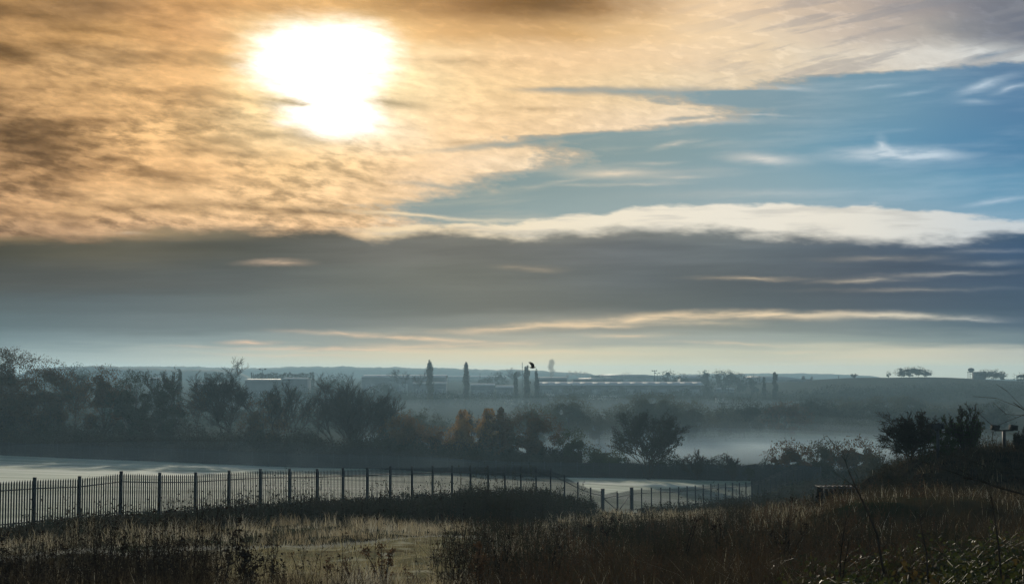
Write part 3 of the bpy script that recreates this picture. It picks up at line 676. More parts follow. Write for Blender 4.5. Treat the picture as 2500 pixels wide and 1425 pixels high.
def leafy_tree(t, H, W, r, m, leaf=0.35, n=0, cover=2.7, bottom=0.18, lobes=26, top_pow=1.0, ragged=0.0, dense=1.0, stems=1):
    """trunk and limbs, and a crown of leaves gathered in uneven clumps"""
    Hc = H * (1 - bottom); n = int(min(cover * W * Hc / (leaf ** 2 * 0.165), 95000)); cz = H * bottom + Hc * 0.5
    C, R = [], []
    while len(C) < lobes:
        v = r.normal(size=3); v /= np.linalg.norm(v); f = r.uniform(0.30, 0.88)
        rad = r.uniform(0.13, 0.27)
        z_ = v[2] * f
        wid = (1 - max(z_, 0) ** 2 * 0.5 * top_pow) * (1 - max(-z_, 0) * 0.15)
        C.append((v[0] * f * W / 2 * wid, v[1] * f * W / 2 * wid, cz + z_ * Hc / 2)); R.append(rad)
    C = np.array(C); R = np.array(R)
    per = (n * R ** 2 / (R ** 2).sum()).astype(int) + 1
    P = []
    for c, rad, k in zip(C, R, per):
        v = r.normal(size=(k, 3)); v /= np.linalg.norm(v, axis=1, keepdims=True)
        rr = r.uniform(0.25, 1.0, (k, 1)) ** 0.6
        p = c + v * rr * rad * np.array([min(W, 1.5 * Hc) * 0.62] * 2 + [min(W, Hc) * 0.55])
        P.append(p)
    P = np.concatenate(P)
    # small sprigs that break the outline
    ns = int(n * (0.10 + ragged))
    v = r.normal(size=(ns, 3)); v[:, 2] = np.abs(v[:, 2]) * 1.1 - 0.25; v /= np.linalg.norm(v, axis=1, keepdims=True)
    sp = r.uniform(0.85, 1.12 + ragged * 0.5, (ns // 6 + 1, 1)); spv = v[:ns // 6 + 1]
    Q = np.repeat(spv * sp, 6, 0)[:ns] * np.array([W / 2, W / 2, Hc / 2]) + np.array([0, 0, cz]) + r.normal(size=(ns, 3)) * leaf * 0.9
    P = np.concatenate([P, Q]); P = P[P[:, 2] > 0.05]
    gaps = vnoise(P[:, 0] / (W * 0.13) + 50, P[:, 2] / (W * 0.13) + 50, int(r.integers(1000))) * 0.6 + vnoise(P[:, 1] / (W * 0.13) + 50, P[:, 2] / (W * 0.11) + 20, int(r.integers(1000))) * 0.4
    P = P[gaps > (0.36 - 0.12 * (dense - 1))] if dense < 2 else P
    # limbs
    p0, p1, r0, r1 = [], [], [], []
    tr = 0.024 * H
    zf = H * (bottom * 0.8 + 0.12)
    for s in range(stems):
        off = (np.array([math.cos(s * 2.4), math.sin(s * 2.4), 0]) * W * 0.04 if stems > 1 else np.zeros(3))
        p0.append(off); p1.append(off * 2.2 + np.array([0, 0, zf])); r0.append(tr); r1.append(tr * 0.75)
    fork = np.array([0, 0, zf])
    for c in C[:: 2]:
        mid = fork * 0.45 + c * 0.55 + r.normal(size=3) * W * 0.03
        f0 = fork + np.array([0, 0, max(0.0, (c[2] - zf)) * 0.25])
        p0 += [f0, mid]; p1 += [mid, c]; r0 += [tr * 0.5, tr * 0.28]; r1 += [tr * 0.28, tr * 0.1]
    p0.append(fork); p1.append(np.array([0, 0, H * 0.86])); r0.append(tr * 0.7); r1.append(tr * 0.1)
    g = Geo(); g.tubes(p0, p1, r0, r1, 5); trunk = g.build('trunk', M_TRUNK, t)
    g = Geo(); g.leaves(P, r.uniform(0.6, 1.25, len(P)) * leaf, r=r); g.build('crown', m, t)
    return t
def poplar(t, H, W, r, m, leaf=0.5, n=2200, sparse=0.0):
    K = max(14, int(H / W * 9)); n = int(n * 2.6)
    zc = np.sort(r.uniform(0.08, 0.93, K)); zc[-3:] = [.84, .89, .93]
    pr = np.interp(zc, [0, .12, .35, .65, .85, 1.0], [.55, .85, 1.0, .95, .75, .45])
    ac = r.uniform(0, 2 * math.pi, K); off = r.uniform(.15, .62, K) * pr * W / 2
    C = np.stack([np.cos(ac) * off, np.sin(ac) * off, zc * H], 1); Rl = r.uniform(.34, .62, K) * pr * W / 2
    k_ = r.integers(0, K, n); v = r.normal(size=(n, 3)); v /= np.linalg.norm(v, axis=1, keepdims=True)
    P = C[k_] + v * (r.uniform(.1, 1, (n, 1)) ** .5) * Rl[k_][:, None] * np.array([1, 1, 2.6])
    P[:, 2] = np.clip(P[:, 2], .05, H * 1.02)
    g = Geo(); g.tubes([(0, 0, 0)], [(0, 0, H * .95)], [H * .018], [H * .003], 5)
    k = 46
    zz = r.uniform(.08, .85, k) * H; aa = r.uniform(0, 6.28, k); ww = np.interp(zz / H, [0, .35, .7, 1], [.5, .9, .6, .1]) * W / 2
    g.tubes(np.stack([zz * 0, zz * 0, zz], 1), np.stack([np.cos(aa) * ww, np.sin(aa) * ww, zz + H * .13], 1), np.full(k, H * .006), np.full(k, H * .002), 3)
    g.build('trunk', M_TRUNK, t)
    g = Geo(); g.leaves(P, r.uniform(.6, 1.2, n) * leaf, 0.6, up=1.2, r=r); g.build('crown', m, t)
    return t
def plant_tree(name, label, cat, px_, Y, top, wid, fn, seed, group=None, base=None, **kw):
    X = (px_ - CX) / F * Y
    z0 = hg1(X, Y) if base is None else base
    zt = CAM_Z + st(px_, top)[1] * Y
    H = max(zt - z0, 0.6); W = wid / F * Y
    t = thing(name, label, cat, (X, Y, z0 - 0.05), group)
    fn(t, H, W, np.random.default_rng(seed), **kw)
    return t
bush_kw = dict(bottom=0.04, stems=3)

# --- the wood along the far side of the field, left to right
M_LRUST = leafmat('rusty_leaves', (0.12, 0.066, 0.026), (0.17, 0.095, 0.034), 0.35, (0.085, 0.055, 0.026))
B = dict(fn=bare_tree); L = dict(fn=leafy_tree)
plant_tree('tree', 'tallest dark leafy tree at the left end of the wood', 'tree', 5, 232, 862, 250, seed=1, m=M_LBROWN, leaf=0.25, ragged=.1, lobes=34, bottom=0.08, **L)
plant_tree('tree', 'dark tree with a few loose sprays sticking out above its crown', 'tree', 112, 236, 893, 150, seed=2, m=M_LBROWN, leaf=0.25, ragged=.22, bottom=0.06, **L)
plant_tree('tree', 'thin grey bare tree between the leafy trees on the left', 'tree', 182, 245, 900, 120, seed=3, twig=.014, levels=5, leaf=500, leafmat_=M_LOLIVE, leaf_size=.3, **B)
plant_tree('tree', 'round brown tree with a tuft standing on its top', 'tree', 258, 236, 908, 125, seed=4, m=M_LBROWN, leaf=0.25, ragged=.16, bottom=0.1, **L)
plant_tree('tree', 'dark oval tree in the left wood with gaps low in its crown', 'tree', 335, 232, 916, 140, seed=5, m=M_LDARK, leaf=0.25, ragged=.1, dense=.8, bottom=0.14, **L)
plant_tree('tree', 'lower dark tree at the foot of two pale upright trees', 'tree', 402, 230, 944, 105, seed=6, m=M_LDARK, leaf=0.25, ragged=.1, dense=.8, bottom=0.1, **L)
plant_tree('tree', 'slim half bare tree beside the tall fan shaped one', 'tree', 452, 238, 906, 90, seed=7, twig=.014, levels=5, spread=.38, up=.16, leaf=900, leafmat_=M_LOLIVE, leaf_size=.28, **B)
plant_tree('tree', 'small twiggy tree left of the tall fan shaped one', 'tree', 507, 228, 944, 85, seed=8, twig=.014, levels=5, spread=.45, leaf=900, leafmat_=M_LBROWN, leaf_size=.28, **B)
plant_tree('tree', 'tall bare tree with a wide fan of branches, highest in the left wood', 'tree', 577, 230, 889, 185, seed=9, twig=.014, stems=5, levels=5, spread=.42, up=.13, kids=(2, 2, 2, 2), leaf=120, leafmat_=M_LOLIVE, leaf_size=.25, **B)
plant_tree('tree', 'brown leafy tree tucked under the right side of the fan tree', 'tree', 645, 233, 972, 110, seed=10, m=M_LBROWN, leaf=0.25, ragged=.15, bottom=0.06, **L)
plant_tree('tree', 'dense twiggy tree with a rounded brown crown', 'tree', 705, 230, 936, 135, seed=11, twig=.014, stems=6, levels=4, spread=.42, up=.1, leaf=1800, leafmat_=M_LBROWN, leaf_size=.28, leaf_low=1.0, **B)
plant_tree('tree', 'narrow bare tree between two bushy bare ones', 'tree', 776, 234, 934, 80, seed=12, twig=.014, levels=5, spread=.36, up=.18, leaf=150, leafmat_=M_LOLIVE, leaf_size=.25, **B)
plant_tree('tree', 'broad bare tree with many stems fanning up from the ground', 'tree', 860, 226, 926, 195, seed=13, twig=.014, stems=8, levels=4, spread=.38, up=.1, fork0=.05, leaf=160, leafmat_=M_LBROWN, leaf_size=.26, **B)
plant_tree('tree', 'last bare tree of the wood, leaning out to the right', 'tree', 922, 232, 962, 110, seed=14, twig=.014, stems=5, levels=4, spread=.4, up=.08, lean=.25, **B)
plant_tree('bush', 'rusty brown bush at the right foot of the bare trees', 'bush', 985, 222, 1014, 105, seed=15, m=M_LRUST, leaf=0.25, ragged=.2, **bush_kw, **L)
plant_tree('tree', 'golden pointed tree with a narrow top', 'tree', 1128, 224, 1002, 52, seed=16, m=M_LGOLD, leaf=.34, n=1500, fn=poplar)
plant_tree('bush', 'low brown bush between the rusty bush and the golden tree', 'bush', 1065, 222, 1046, 120, seed=17, m=M_LRUST, leaf=0.25, ragged=.15, **bush_kw, **L)
plant_tree('tree', 'wispy golden tree right of the pointed one', 'tree', 1188, 222, 1000, 66, seed=18, m=M_LGOLD, leaf=.32, n=1800, fn=poplar)
plant_tree('tree', 'thin grey tree between the two golden ones', 'tree', 1158, 228, 1004, 34, seed=19, twig=.024, levels=3, spread=.35, up=.2, leaf=200, leafmat_=M_LOLIVE, leaf_size=.24, **B)
plant_tree('tree', 'orange brown slender tree touching the big brown oak', 'tree', 1226, 224, 996, 52, seed=20, m=M_LBROWN, leaf=.34, n=1500, fn=poplar)
plant_tree('bush', 'golden brown bush at the feet of the golden trees', 'bush', 1152, 219, 1024, 120, seed=41, m=M_LGOLD, leaf=0.25, ragged=.2, cover=2.2, **bush_kw, **L)
plant_tree('bush', 'russet bush between the wispy golden tree and the big oak', 'bush', 1222, 217, 1016, 90, seed=42, m=M_LBROWN, leaf=0.25, ragged=.2, **bush_kw, **L)
plant_tree('tree', 'big brown oak at the right end of the dense wood', 'tree', 1300, 214, 1009, 150, seed=21, m=M_LBROWN, leaf=0.25, ragged=.14, bottom=0.14, lobes=30, **L)
plant_tree('tree', 'small open green tree right of the big brown oak', 'tree', 1398, 206, 1050, 72, seed=22, m=M_LGREEN, leaf=0.25, ragged=.2, dense=.6, bottom=0.1, lobes=16, **L)
plant_tree('bush', 'rounded green bush left of the lone dark tree', 'bush', 1478, 200, 1081, 100, seed=23, m=M_LGREEN, leaf=0.28, ragged=.2, dense=.9, **bush_kw, **L)
plant_tree('tree', 'lone dark tree with leaves clustered at its branch tips', 'tree', 1582, 192, 1010, 158, seed=24, twig=.018, stems=6, levels=4, spread=.42, up=.06, fork0=.05, leaf=5600, leafmat_=M_LDARK, leaf_size=.27, trunk_r=.13, **B)
plant_tree('bush', 'small bare bush standing on the hedge right of the lone tree', 'bush', 1700, 190, 1100, 56, seed=25, twig=.018, stems=6, levels=3, spread=.45, up=.1, fork0=0, **B)
plant_tree('bush', 'smaller bare bush on the hedge, second from the lone tree', 'bush', 1785, 188, 1114, 42, seed=26, twig=.018, stems=6, levels=3, spread=.5, up=.05, fork0=0, **B)
plant_tree('bush', 'low dark bush on the hedge beside the orange trees', 'bush', 1826, 187, 1133, 34, seed=27, m=M_LDARK, leaf=0.25, **bush_kw, **L)
plant_tree('tree', 'left of three rounded autumn trees beyond the far fence', 'tree', 1924, 188, 1081, 105, seed=28, m=M_LBROWN, leaf=0.27, ragged=.2, dense=.75, bottom=.1, **L)
plant_tree('tree', 'middle of three rounded autumn trees beyond the far fence', 'tree', 2010, 192, 1078, 105, seed=29, m=M_LOLIVE, leaf=0.27, ragged=.2, dense=.8, bottom=.1, **L)
plant_tree('tree', 'right of three rounded autumn trees, the one with most orange', 'tree', 2086, 186, 1074, 110, seed=30, m=M_LBROWN, leaf=0.27, ragged=.16, dense=.9, bottom=.08, **L)
plant_tree('bush', 'pale scrub below the earth bank shrub, half hidden', 'bush', 2150, 150, 1110, 110, seed=31, m=M_LOLIVE, leaf=0.22, ragged=.3, dense=.8, **bush_kw, **L)

# --- trees in the mist of the valley
def mist(px_, Y, top, wid, seed, label, m=M_LWILLOW, **kw):
    a = dict(leaf=0.0009 * Y, lobes=24, ragged=.12, bottom=.06, dense=1.15); a.update(kw)
    plant_tree('tree', label, 'tree', px_, Y, top, wid, leafy_tree, seed, 'trees in the valley mist', m=m, **a)
mist(1018, 310, 1001, 130, 51, 'hazy rounded willow behind the rusty bush')
mist(1300, 330, 991, 130, 52, 'faint willow rising behind the big brown oak')
mist(1388, 345, 973, 135, 53, 'misty willow with a pale crown left of the lone tree')
mist(1462, 350, 1004, 90, 54, 'open misty tree with frost showing through its stems', dense=.4, bottom=.2)
mist(1512, 360, 994, 80, 55, 'dim tree in the mist just left of the lone tree')
mist(1590, 365, 964, 165, 56, 'largest misty willow, directly behind the lone dark tree')
mist(1680, 370, 984, 120, 57, 'misty willow behind the right shoulder of the lone tree')
mist(1770, 380, 1000, 100, 58, 'low dim willow between the big willow and the dark copse')
mist(1815, 385, 978, 140, 59, 'dark tree at the left end of the misty copse', m=M_LDARK)
mist(1915, 385, 984, 120, 60, 'copse tree with a rusty top in the mist', m=M_LBROWN)
mist(1985, 430, 974, 110, 61, 'hazy tree on the slope right of the rusty topped one', m=M_LDARK)
mist(2060, 450, 976, 110, 62, 'hazy slope tree, second right of the rusty topped one')
mist(2145, 450, 972, 120, 63, 'hazy slope tree above the bank shrub')
mist(2210, 470, 968, 100, 64, 'hazy slope tree, farthest right of the slope row')
mist(2290, 420, 992, 110, 65, 'low pale tree in the mist behind the bank shrubs')
mist(2425, 380, 983, 84, 66, 'round hazy tree behind the twin floodlight', m=M_LDARK)
mist(2370, 430, 985, 60, 67, 'small hazy tree left of the round one')

# --- trees among the buildings on the rise
def far(px_, Y, top, wid, seed, label, m=M_LDARK, name='tree', base=None, **kw):
    a = dict(leaf=0.0009 * Y, lobes=16, ragged=.15, bottom=.05, dense=1.2); a.update(kw)
    plant_tree(name, label, name, px_, Y, top, wid, leafy_tree, seed, 'trees around the sheds', base=base, m=m, **a)
for p_, Y_, tp, w_, sd, lb in [
    (1405, 690, 944, 66, 71, 'hazy bushy tree in front of the long shed, left one'), (1505, 700, 948, 60, 72, 'hazy bushy tree in front of the long shed, middle one'),
    (1560, 650, 958, 70, 73, 'dim tree below the middle of the long shed'), (1668, 690, 948, 66, 74, 'hazy bushy tree at the right end of the long shed'),
    (1728, 720, 934, 36, 75, 'dark upright tree beside the end of the long shed'), (1632, 820, 908, 36, 76, 'round tree poking above the roof line near the lamp mast'),
    (1720, 830, 908, 36, 77, 'left of two spiky dark trees in front of the hangar'), (1752, 825, 906, 26, 78, 'right of two spiky dark trees in front of the hangar'),
    (1778, 780, 908, 48, 79, 'tall dark tree mass left of the hangar end'), (1805, 770, 914, 40, 80, 'dark tree next to the tall mass by the hangar'),
    (1838, 760, 918, 36, 81, 'dark tree third from the spiky pair'), (1240, 700, 958, 60, 82, 'dim tree under the trio of poplars'),
    (1660, 800, 916, 40, 83, 'low tree left of the small pale roof'), (1215, 830, 912, 46, 84, 'low tree left of the poplar trio'),
    (2045, 640, 942, 110, 85, 'wide dark thicket on the slope below the airfield'), (2130, 660, 946, 110, 86, 'second wide thicket on the slope below the airfield'),
    (2215, 670, 948, 90, 87, 'third thicket on the slope, the rightmost'), (1330, 660, 962, 60, 88, 'dim tree right of the poplar trio base'),
    (800, 620, 912, 50, 89, 'hazy tree behind the bare broad tree, left'), (835, 640, 916, 40, 90, 'hazy tree left of the large grey shed'),
    (935, 640, 936, 60, 91, 'dark hazy tree in front of the large grey shed'), (1090, 620, 958, 60, 92, 'hazy shrub below the first poplar'),
    (720, 600, 944, 80, 93, 'dim tree below the shed with the bright roof edge'), (190, 520, 897, 66, 94, 'tall pale hazy tree behind the left wood'),
    (318, 420, 910, 36, 95, 'pale tree behind the dark oval one, left of a pair'), (338, 425, 914, 28, 96, 'pale tree behind the dark oval one, right of a pair')]:
    far(p_, Y_, tp, w_, sd, lb)
for p_, Y_, tp, w_, sd, lb, n_ in [
    (1050, 600, 877, 22, 101, 'first tall poplar, standing before the large shed', 1700), (1138, 600, 881, 21, 102, 'second tall poplar, alone right of the large shed', 1600),
    (1259, 620, 905, 15, 103, 'short poplar, left of the trio', 1000), (1286, 610, 888, 22, 104, 'middle poplar of the trio, the tallest one', 1500), (1310, 615, 900, 16, 105, 'right poplar of the trio, under the bird', 1100),
    (1891, 640, 906, 17, 106, 'dark poplar before the hangar on the right', 1100), (1864, 660, 918, 12, 107, 'thin poplar left of the dark one by the hangar', 700), (441, 420, 893, 18, 108, 'pale poplar behind the left wood', 900), (424, 425, 908, 14, 109, 'shorter pale poplar beside the other behind the left wood', 700)]:
    plant_tree('poplar_tree', lb, 'tree', p_, Y_, tp, w_, poplar, sd, 'poplars among the sheds', m=M_LOLIVE if n_ > 1400 else M_LDARK, n=n_, leaf=0.0010 * Y_)
for p_, Y_, tp, w_, sd, lb in [(975, 640, 902, 54, 111, 'bare tree in front of the large grey shed, left one'), (1012, 640, 908, 40, 112, 'bare tree in front of the large grey shed, right one'), (1245, 760, 898, 40, 113, 'faint bare tree left of the poplar trio')]:
    plant_tree('tree', lb, 'tree', p_, Y_, tp, w_, bare_tree, sd, 'bare trees by the grey shed', twig=.06, levels=4, spread=.4, up=.12, kids=(2, 2, 2, 1))
# on the airfield mound
for p_, tp, w_, sd, lb in [(2199, 899, 34, 121, 'leftmost tree of the domed clump on the airfield mound'), (2219, 895.5, 38, 126, 'second tree of the domed clump on the airfield mound'), (2240, 896, 40, 127, 'third tree of the domed clump on the airfield mound'), (2260, 902, 32, 128, 'low rightmost tree of the domed clump on the airfield mound'),
                           (2404, 902, 32, 122, 'tree touching the radar tower on its right'), (2424, 901.5, 36, 129, 'middle domed tree right of the radar tower'), (2443, 907, 28, 130, 'lowest domed tree farthest right of the radar tower')]:
    plant_tree('tree', lb, 'tree', p_, 858, tp, w_, leafy_tree, sd, 'trees on the airfield mound', m=M_LOLIVE, leaf=.38, lobes=30, bottom=.05, ragged=.04, dense=2.0, top_pow=.5, cover=2.2)
plant_tree('tree', 'dark tree cut off by the right edge above the floodlight', 'tree', 2494, 820, 911, 44, leafy_tree, 123, m=M_LDARK, leaf=.8, bottom=.05)
plant_tree('bush', 'windswept bush left of the domed clump', 'bush', 2168, 855, 906, 14, leafy_tree, 124, m=M_LDARK, leaf=.5, lobes=8, bottom=.1)
plant_tree('bush', 'tiny bare bush where the mound begins', 'bush', 2085, 850, 912, 14, bare_tree, 125, twig=.07, stems=4, levels=3, fork0=0)

# ------------------------------------------------------------------ palisade fences
def pale_panel(name, a, b, H, parent, m, n=18, w=0.098, simple=False):
    """upright pointed pales on two angle rails between two posts; a, b: foot points (world)"""
    a = np.array(a, float); b = np.array(b, float); d = b - a; L = math.hypot(d[0], d[1]); e = np.array([d[0], d[1], 0]) / L; nrm = np.array([-e[1], e[0], 0])
    V, Q, T = [], [], []
    for i in range(n):
        f = (i + 0.5) / n
        c = a + d * f + nrm * 0.03
        lo, sh, tp = 0.06, H - 0.13, H - 0.02 + random.uniform(-.012, .012)
        base = len(V)
        if simple:
            for z_ in (lo, sh): V += [c - e * w / 2 + (0, 0, z_), c + e * w / 2 + (0, 0, z_)]
            V.append(c + np.array([0, 0, tp])); Q.append((base, base + 1, base + 3, base + 2)); T.append((base + 2, base + 3, base + 4))
        else:
            off = [(-w / 2, 0.0), (-w * .16, .016), (w * .16, .016), (w / 2, 0.0)]
            for z_ in (lo, sh):
                for o_, q_ in off: V.append(c + e * o_ - nrm * q_ + np.array([0, 0, z_]))
            V.append(c + np.array([0, 0, tp]) - nrm * .012)
            for k in range(3):
                Q.append((base + k, base + k + 1, base + 5 + k, base + 4 + k)); T.append((base + 4 + k, base + 5 + k, base + 8))
    V = np.array(V) - np.array(parent.location)
    o = link(name, mesh_from(name, V, [np.array(T), np.array(Q)], m), parent)
    for z_ in (0.38, H - 0.42):
        g = Geo()
        p0 = a + np.array([0, 0, z_]) - np.array(parent.location); p1 = b + np.array([0, 0, z_]) - np.array(parent.location)
        g.beam(p0, p1, 0.055, 0.045)
        g.build('rail', m, o)
    return o
def fence_post(a, H, e, parent, m, w=0.11, dp=0.10):
    e = np.array(e); nrm = np.array([-e[1], e[0], 0]); a = np.array(a, float) - np.array(parent.location)
    g = Geo()
    # rolled section: two flanges and a web, with a plain cap plate
    for k in (-1, 1): g.beam(a + nrm * (k * dp / 2) + (0, 0, -.3), a + nrm * (k * dp / 2) + np.array([0, 0, H]), 0.012 if False else w, 0.012) if False else None
    for k in (-1, 1):
        c = a + nrm * (k * dp / 2)
        V = []
        for z_ in (-.3, H):
            for i_, j_ in ((-1, -1), (1, -1), (1, 1), (-1, 1)): V.append(c + e * (i_ * w / 2) + nrm * (j_ * .006) + np.array([0, 0, z_]))
        g.add(V, [(0, 3, 2, 1), (4, 5, 6, 7), (0, 1, 5, 4), (1, 2, 6, 5), (2, 3, 7, 6), (3, 0, 4, 7)])
    V = []
    for z_ in (-.3, H - .004):
        for i_, j_ in ((-1, -1), (1, -1), (1, 1), (-1, 1)): V.append(a + e * (i_ * .006) + nrm * (j_ * (dp / 2 - .007)) + np.array([0, 0, z_]))
    g.add(V, [(0, 3, 2, 1), (4, 5, 6, 7), (0, 1, 5, 4), (1, 2, 6, 5), (2, 3, 7, 6), (3, 0, 4, 7)])
    return g.build('post', m, parent)
FH = 2.2
edir = np.array([fence_pt(10)[0] - fence_pt(0)[0], fence_pt(10)[1] - fence_pt(0)[1], 0]); edir /= np.linalg.norm(edir)
def fp(k):
    X, Y = fence_pt(k); return np.array([X, Y, hg1(X, Y)])
K_GATE0, K_GATE1 = 68700.0 / (2884 - 1470) - 24.6, 68700.0 / (2884 - 1540) - 24.6
fl = thing('palisade_fence', 'long run of grey steel palisade fence from the left edge down to the gate', 'fence', fp(-1), 'palisade fences round the field')
ks = list(range(-3, 24))
for i, k in enumerate(ks):
    fence_post(fp(k), FH + 0.06, edir, fl, M_GALV)
    if i + 1 < len(ks): pale_panel('pale_panel', fp(k), fp(k + 1), FH, fl, M_GALV)
pale_panel('pale_panel', fp(23), fp(K_GATE0), FH, fl, M_GALV, n=max(3, int(17 * (K_GATE0 - 23))))
gt = thing('palisade_gate', 'double leaf palisade gate in the dip between two stout posts', 'gate', fp(K_GATE0))
for k in (K_GATE0, K_GATE1):
    X, Y = fence_pt(k); p_ = fp(k) - np.array(gt.location)
    g = Geo(); g.beam(p_ + (0, 0, -.3), p_ + (0, 0, FH + .12), .30, .30); g.box(p_[0] - .17, p_[0] + .17, p_[1] - .17, p_[1] + .17, p_[2] + FH + .121, p_[2] + FH + .16); g.build('gate_post', M_GALVD, gt)
km = (K_GATE0 + K_GATE1) / 2
for ka, kb in ((K_GATE0 + .08, km - .03), (km + .03, K_GATE1 - .08)):
    a_, b_ = fp(ka), fp(kb); zz = min(a_[2], b_[2]) + .08; a_[2] = b_[2] = zz
    lf = pale_panel('gate_leaf', a_, b_, FH - .1, gt, M_GALV, n=19)
    g = Geo(); o_ = np.array(gt.location)
    for p_ in (a_, b_): g.beam(p_ - o_ + (0, 0, .02), p_ - o_ + (0, 0, FH - .12), .07, .07)
    g.build('stile', M_GALVD, lf)
    g = Geo(); g.beam(a_ - o_ + (0, 0, .4), b_ - o_ + (0, 0, FH - .5), .05, .05) if ka > km else g.beam(b_ - o_ + (0, 0, .4), a_ - o_ + (0, 0, FH - .5), .05, .05)
    g.build('brace', M_GALVD, lf)
fr = thing('palisade_fence', 'grey palisade fence running off to the right beyond the gate', 'fence', fp(K_GATE1), 'palisade fences round the field')
kk = [K_GATE1 + .95 * i for i in range(40)]
for i, k in enumerate(kk):
    if i: fence_post(fp(k), FH + 0.05, edir, fr, M_GALV)
    if i + 1 < len(kk): pale_panel('pale_panel', fp(k), fp(k + 1 if False else kk[i + 1]), FH, fr, M_GALV, n=16, simple=True)
# the far fence below the wood
fpx = np.linspace(-170, 2000, 56)
def ffp(p): 
    Y = float(far_Y(p)); X = (p - CX) / F * Y; return np.array([X, Y, hg1(X, Y)])
ff = thing('palisade_fence', 'faint palisade fence at the foot of the wood across the field', 'fence', ffp(fpx[0]), 'palisade fences round the field')
for i, p_ in enumerate(fpx):
    d_ = ffp(p_ + 5) - ffp(p_); d_[2] = 0; d_ /= np.linalg.norm(d_)
    fence_post(ffp(p_), 2.25, d_, ff, M_GALVD)
    if i + 1 < len(fpx): pale_panel('pale_panel', ffp(p_), ffp(fpx[i + 1]), 2.2, ff, M_GALVD, n=16, simple=True)

# ------------------------------------------------------------------ hedges and thickets along the field
def leaf_band(name, label_cat, pts, height, depth, n, m, leaf, seed, stuff=False, twigs=0.0):
    """a band of leaves along (column, distance) points"""
    r = np.random.default_rng(seed)
    pts = np.array(pts, float); cum = np.linspace(0, 1, len(pts)); f = r.uniform(0, 1, n)
    p = np.interp(f, cum, pts[:, 0]); Y = np.interp(f, cum, pts[:, 1]) + r.uniform(-.5, .5, n) * depth
    hh = np.broadcast_to(height(p) if callable(height) else height, p.shape)
    X = (p - CX) / F * Y
    lump = 0.45 + 0.75 * vnoise(X * .42 + 90, Y * .3, seed) + .3 * (vnoise(X * 1.3 + 40, Y * .9, seed + 1) - .5)
    z = hg(X, Y) + r.uniform(0, 1, n) ** .75 * hh * lump
    g = Geo(); g.leaves(np.column_stack([X, Y, z]), r.uniform(.6, 1.25, n) * leaf, r=r)
    if twigs:
        k = int(n * twigs); g.tubes(np.column_stack([X[:k], Y[:k], hg(X[:k], Y[:k])]), np.column_stack([X[:k] + r.normal(size=k) * .4, Y[:k] + r.normal(size=k) * .3, z[:k] + hh[:k] * .12]), np.full(k, .03), np.full(k, .015), 3)
    o = g.build(name, m)
    if stuff: kind(o, 'stuff')
    if label_cat: tag(o, *label_cat)
    return o
leaf_band('thicket', ('dark tangled thicket filling the foot of the wood', 'thicket'), [(-160, 233), (0, 231), (700, 222), (1200, 212), (1420, 205)], lambda p: np.interp(p, [-160, 300, 700, 900, 1000, 1200, 1420], [6.6, 6.0, 5.4, 5.0, 4.6, 4.6, 3.4]), 12.0, 200000, M_LUNDER, .27, 201, True, .02)
leaf_band('hedge', ('long low dark hedge behind the far fence right of the lone tree', 'hedge'), [(1400, 202), (1640, 195), (1860, 189), (2120, 186)], lambda p: np.interp(p, [1400, 1640, 1860, 2120], [2.6, 3.3, 2.9, 2.6]), 3.0, 40000, M_LDARK, .2, 202, False, .02)
for nm_, lb_, pts_, h_, d_, n_, m_, lf_, sd_ in [
    ('scrub', 'dim scrub on the valley side below the sheds', [(560, 640), (1000, 640), (1500, 640), (2000, 640)], 5.5, 60, 60000, M_LDARK, .55, 211),
    ('scrub', 'misty scrub along the valley floor behind the lone tree', [(930, 350), (1300, 375), (1700, 395), (2150, 430), (2450, 470)], lambda p: np.interp(p, [930, 1300, 1600, 2000, 2200, 2450], [4, 6, 8.5, 8.5, 6.5, 4.5]), 60, 130000, M_LDARK, .36, 212),
    ('scrub', 'hazy scrub covering the slope under the airfield mound', [(1950, 600), (2100, 640), (2300, 690), (2600, 700)], 4.5, 110, 50000, M_LDARK, .55, 213),
    ('scrub', 'hazy scrub between the wood and the sheds at the left', [(-60, 420), (300, 430), (700, 440), (960, 450)], 5.5, 120, 50000, M_LDARK, .42, 214)]:
    leaf_band(nm_, (lb_, 'scrub'), pts_, h_, d_, n_, m_, lf_, sd_, True)

# ------------------------------------------------------------------ sheds, hangars and what stands among them
M_WALL = mat('grey_cladding', (0.10, 0.115, 0.13), .7, vary=(0.14, 0.15, 0.165), scale=.3)
M_WALLD = mat('dark_cladding', (0.05, 0.058, 0.066), .7, vary=(0.075, 0.082, 0.09), scale=.3)
M_ROOF = mat('frosted_roof', (0.44, 0.47, 0.49), .9, spec=.08, vary=(0.58, 0.60, 0.61), scale=.15, bump=.02, bump_scale=2)
M_ROOFD = mat('dull_roof', (0.16, 0.18, 0.20), .6, vary=(0.24, 0.26, 0.28), scale=.15)
M_LIGHTP = mat('rooflight_sheet', (0.50, 0.52, 0.52), .7, spec=.1)
M_DOORM = mat('roller_door', (0.20, 0.22, 0.24), .6, vary=(0.26, 0.28, 0.30), scale=.4)
M_WHITE = mat('white_paint', (0.70, 0.72, 0.72), .4, vary=(0.78, 0.79, 0.79), scale=.5)
M_GLASSD = mat('dark_glass', (0.02, 0.025, 0.03), .12, spec=.5)
M_RUBBER = mat('rubber', (0.02, 0.02, 0.02), .8)
M_PLANE = mat('aircraft_grey', (0.10, 0.11, 0.12), .5, vary=(0.14, 0.15, 0.16), scale=.4)
M_PLANEL = mat('aircraft_pale', (0.20, 0.22, 0.24), .5, vary=(0.26, 0.28, 0.30), scale=.4)
M_STEELD = mat('dark_steel', (0.03, 0.033, 0.036), .85, .0, vary=(0.05, 0.055, 0.06), scale=3, spec=.05)
def zat(py_, Y): return CAM_Z + st(1250, py_)[1] * Y
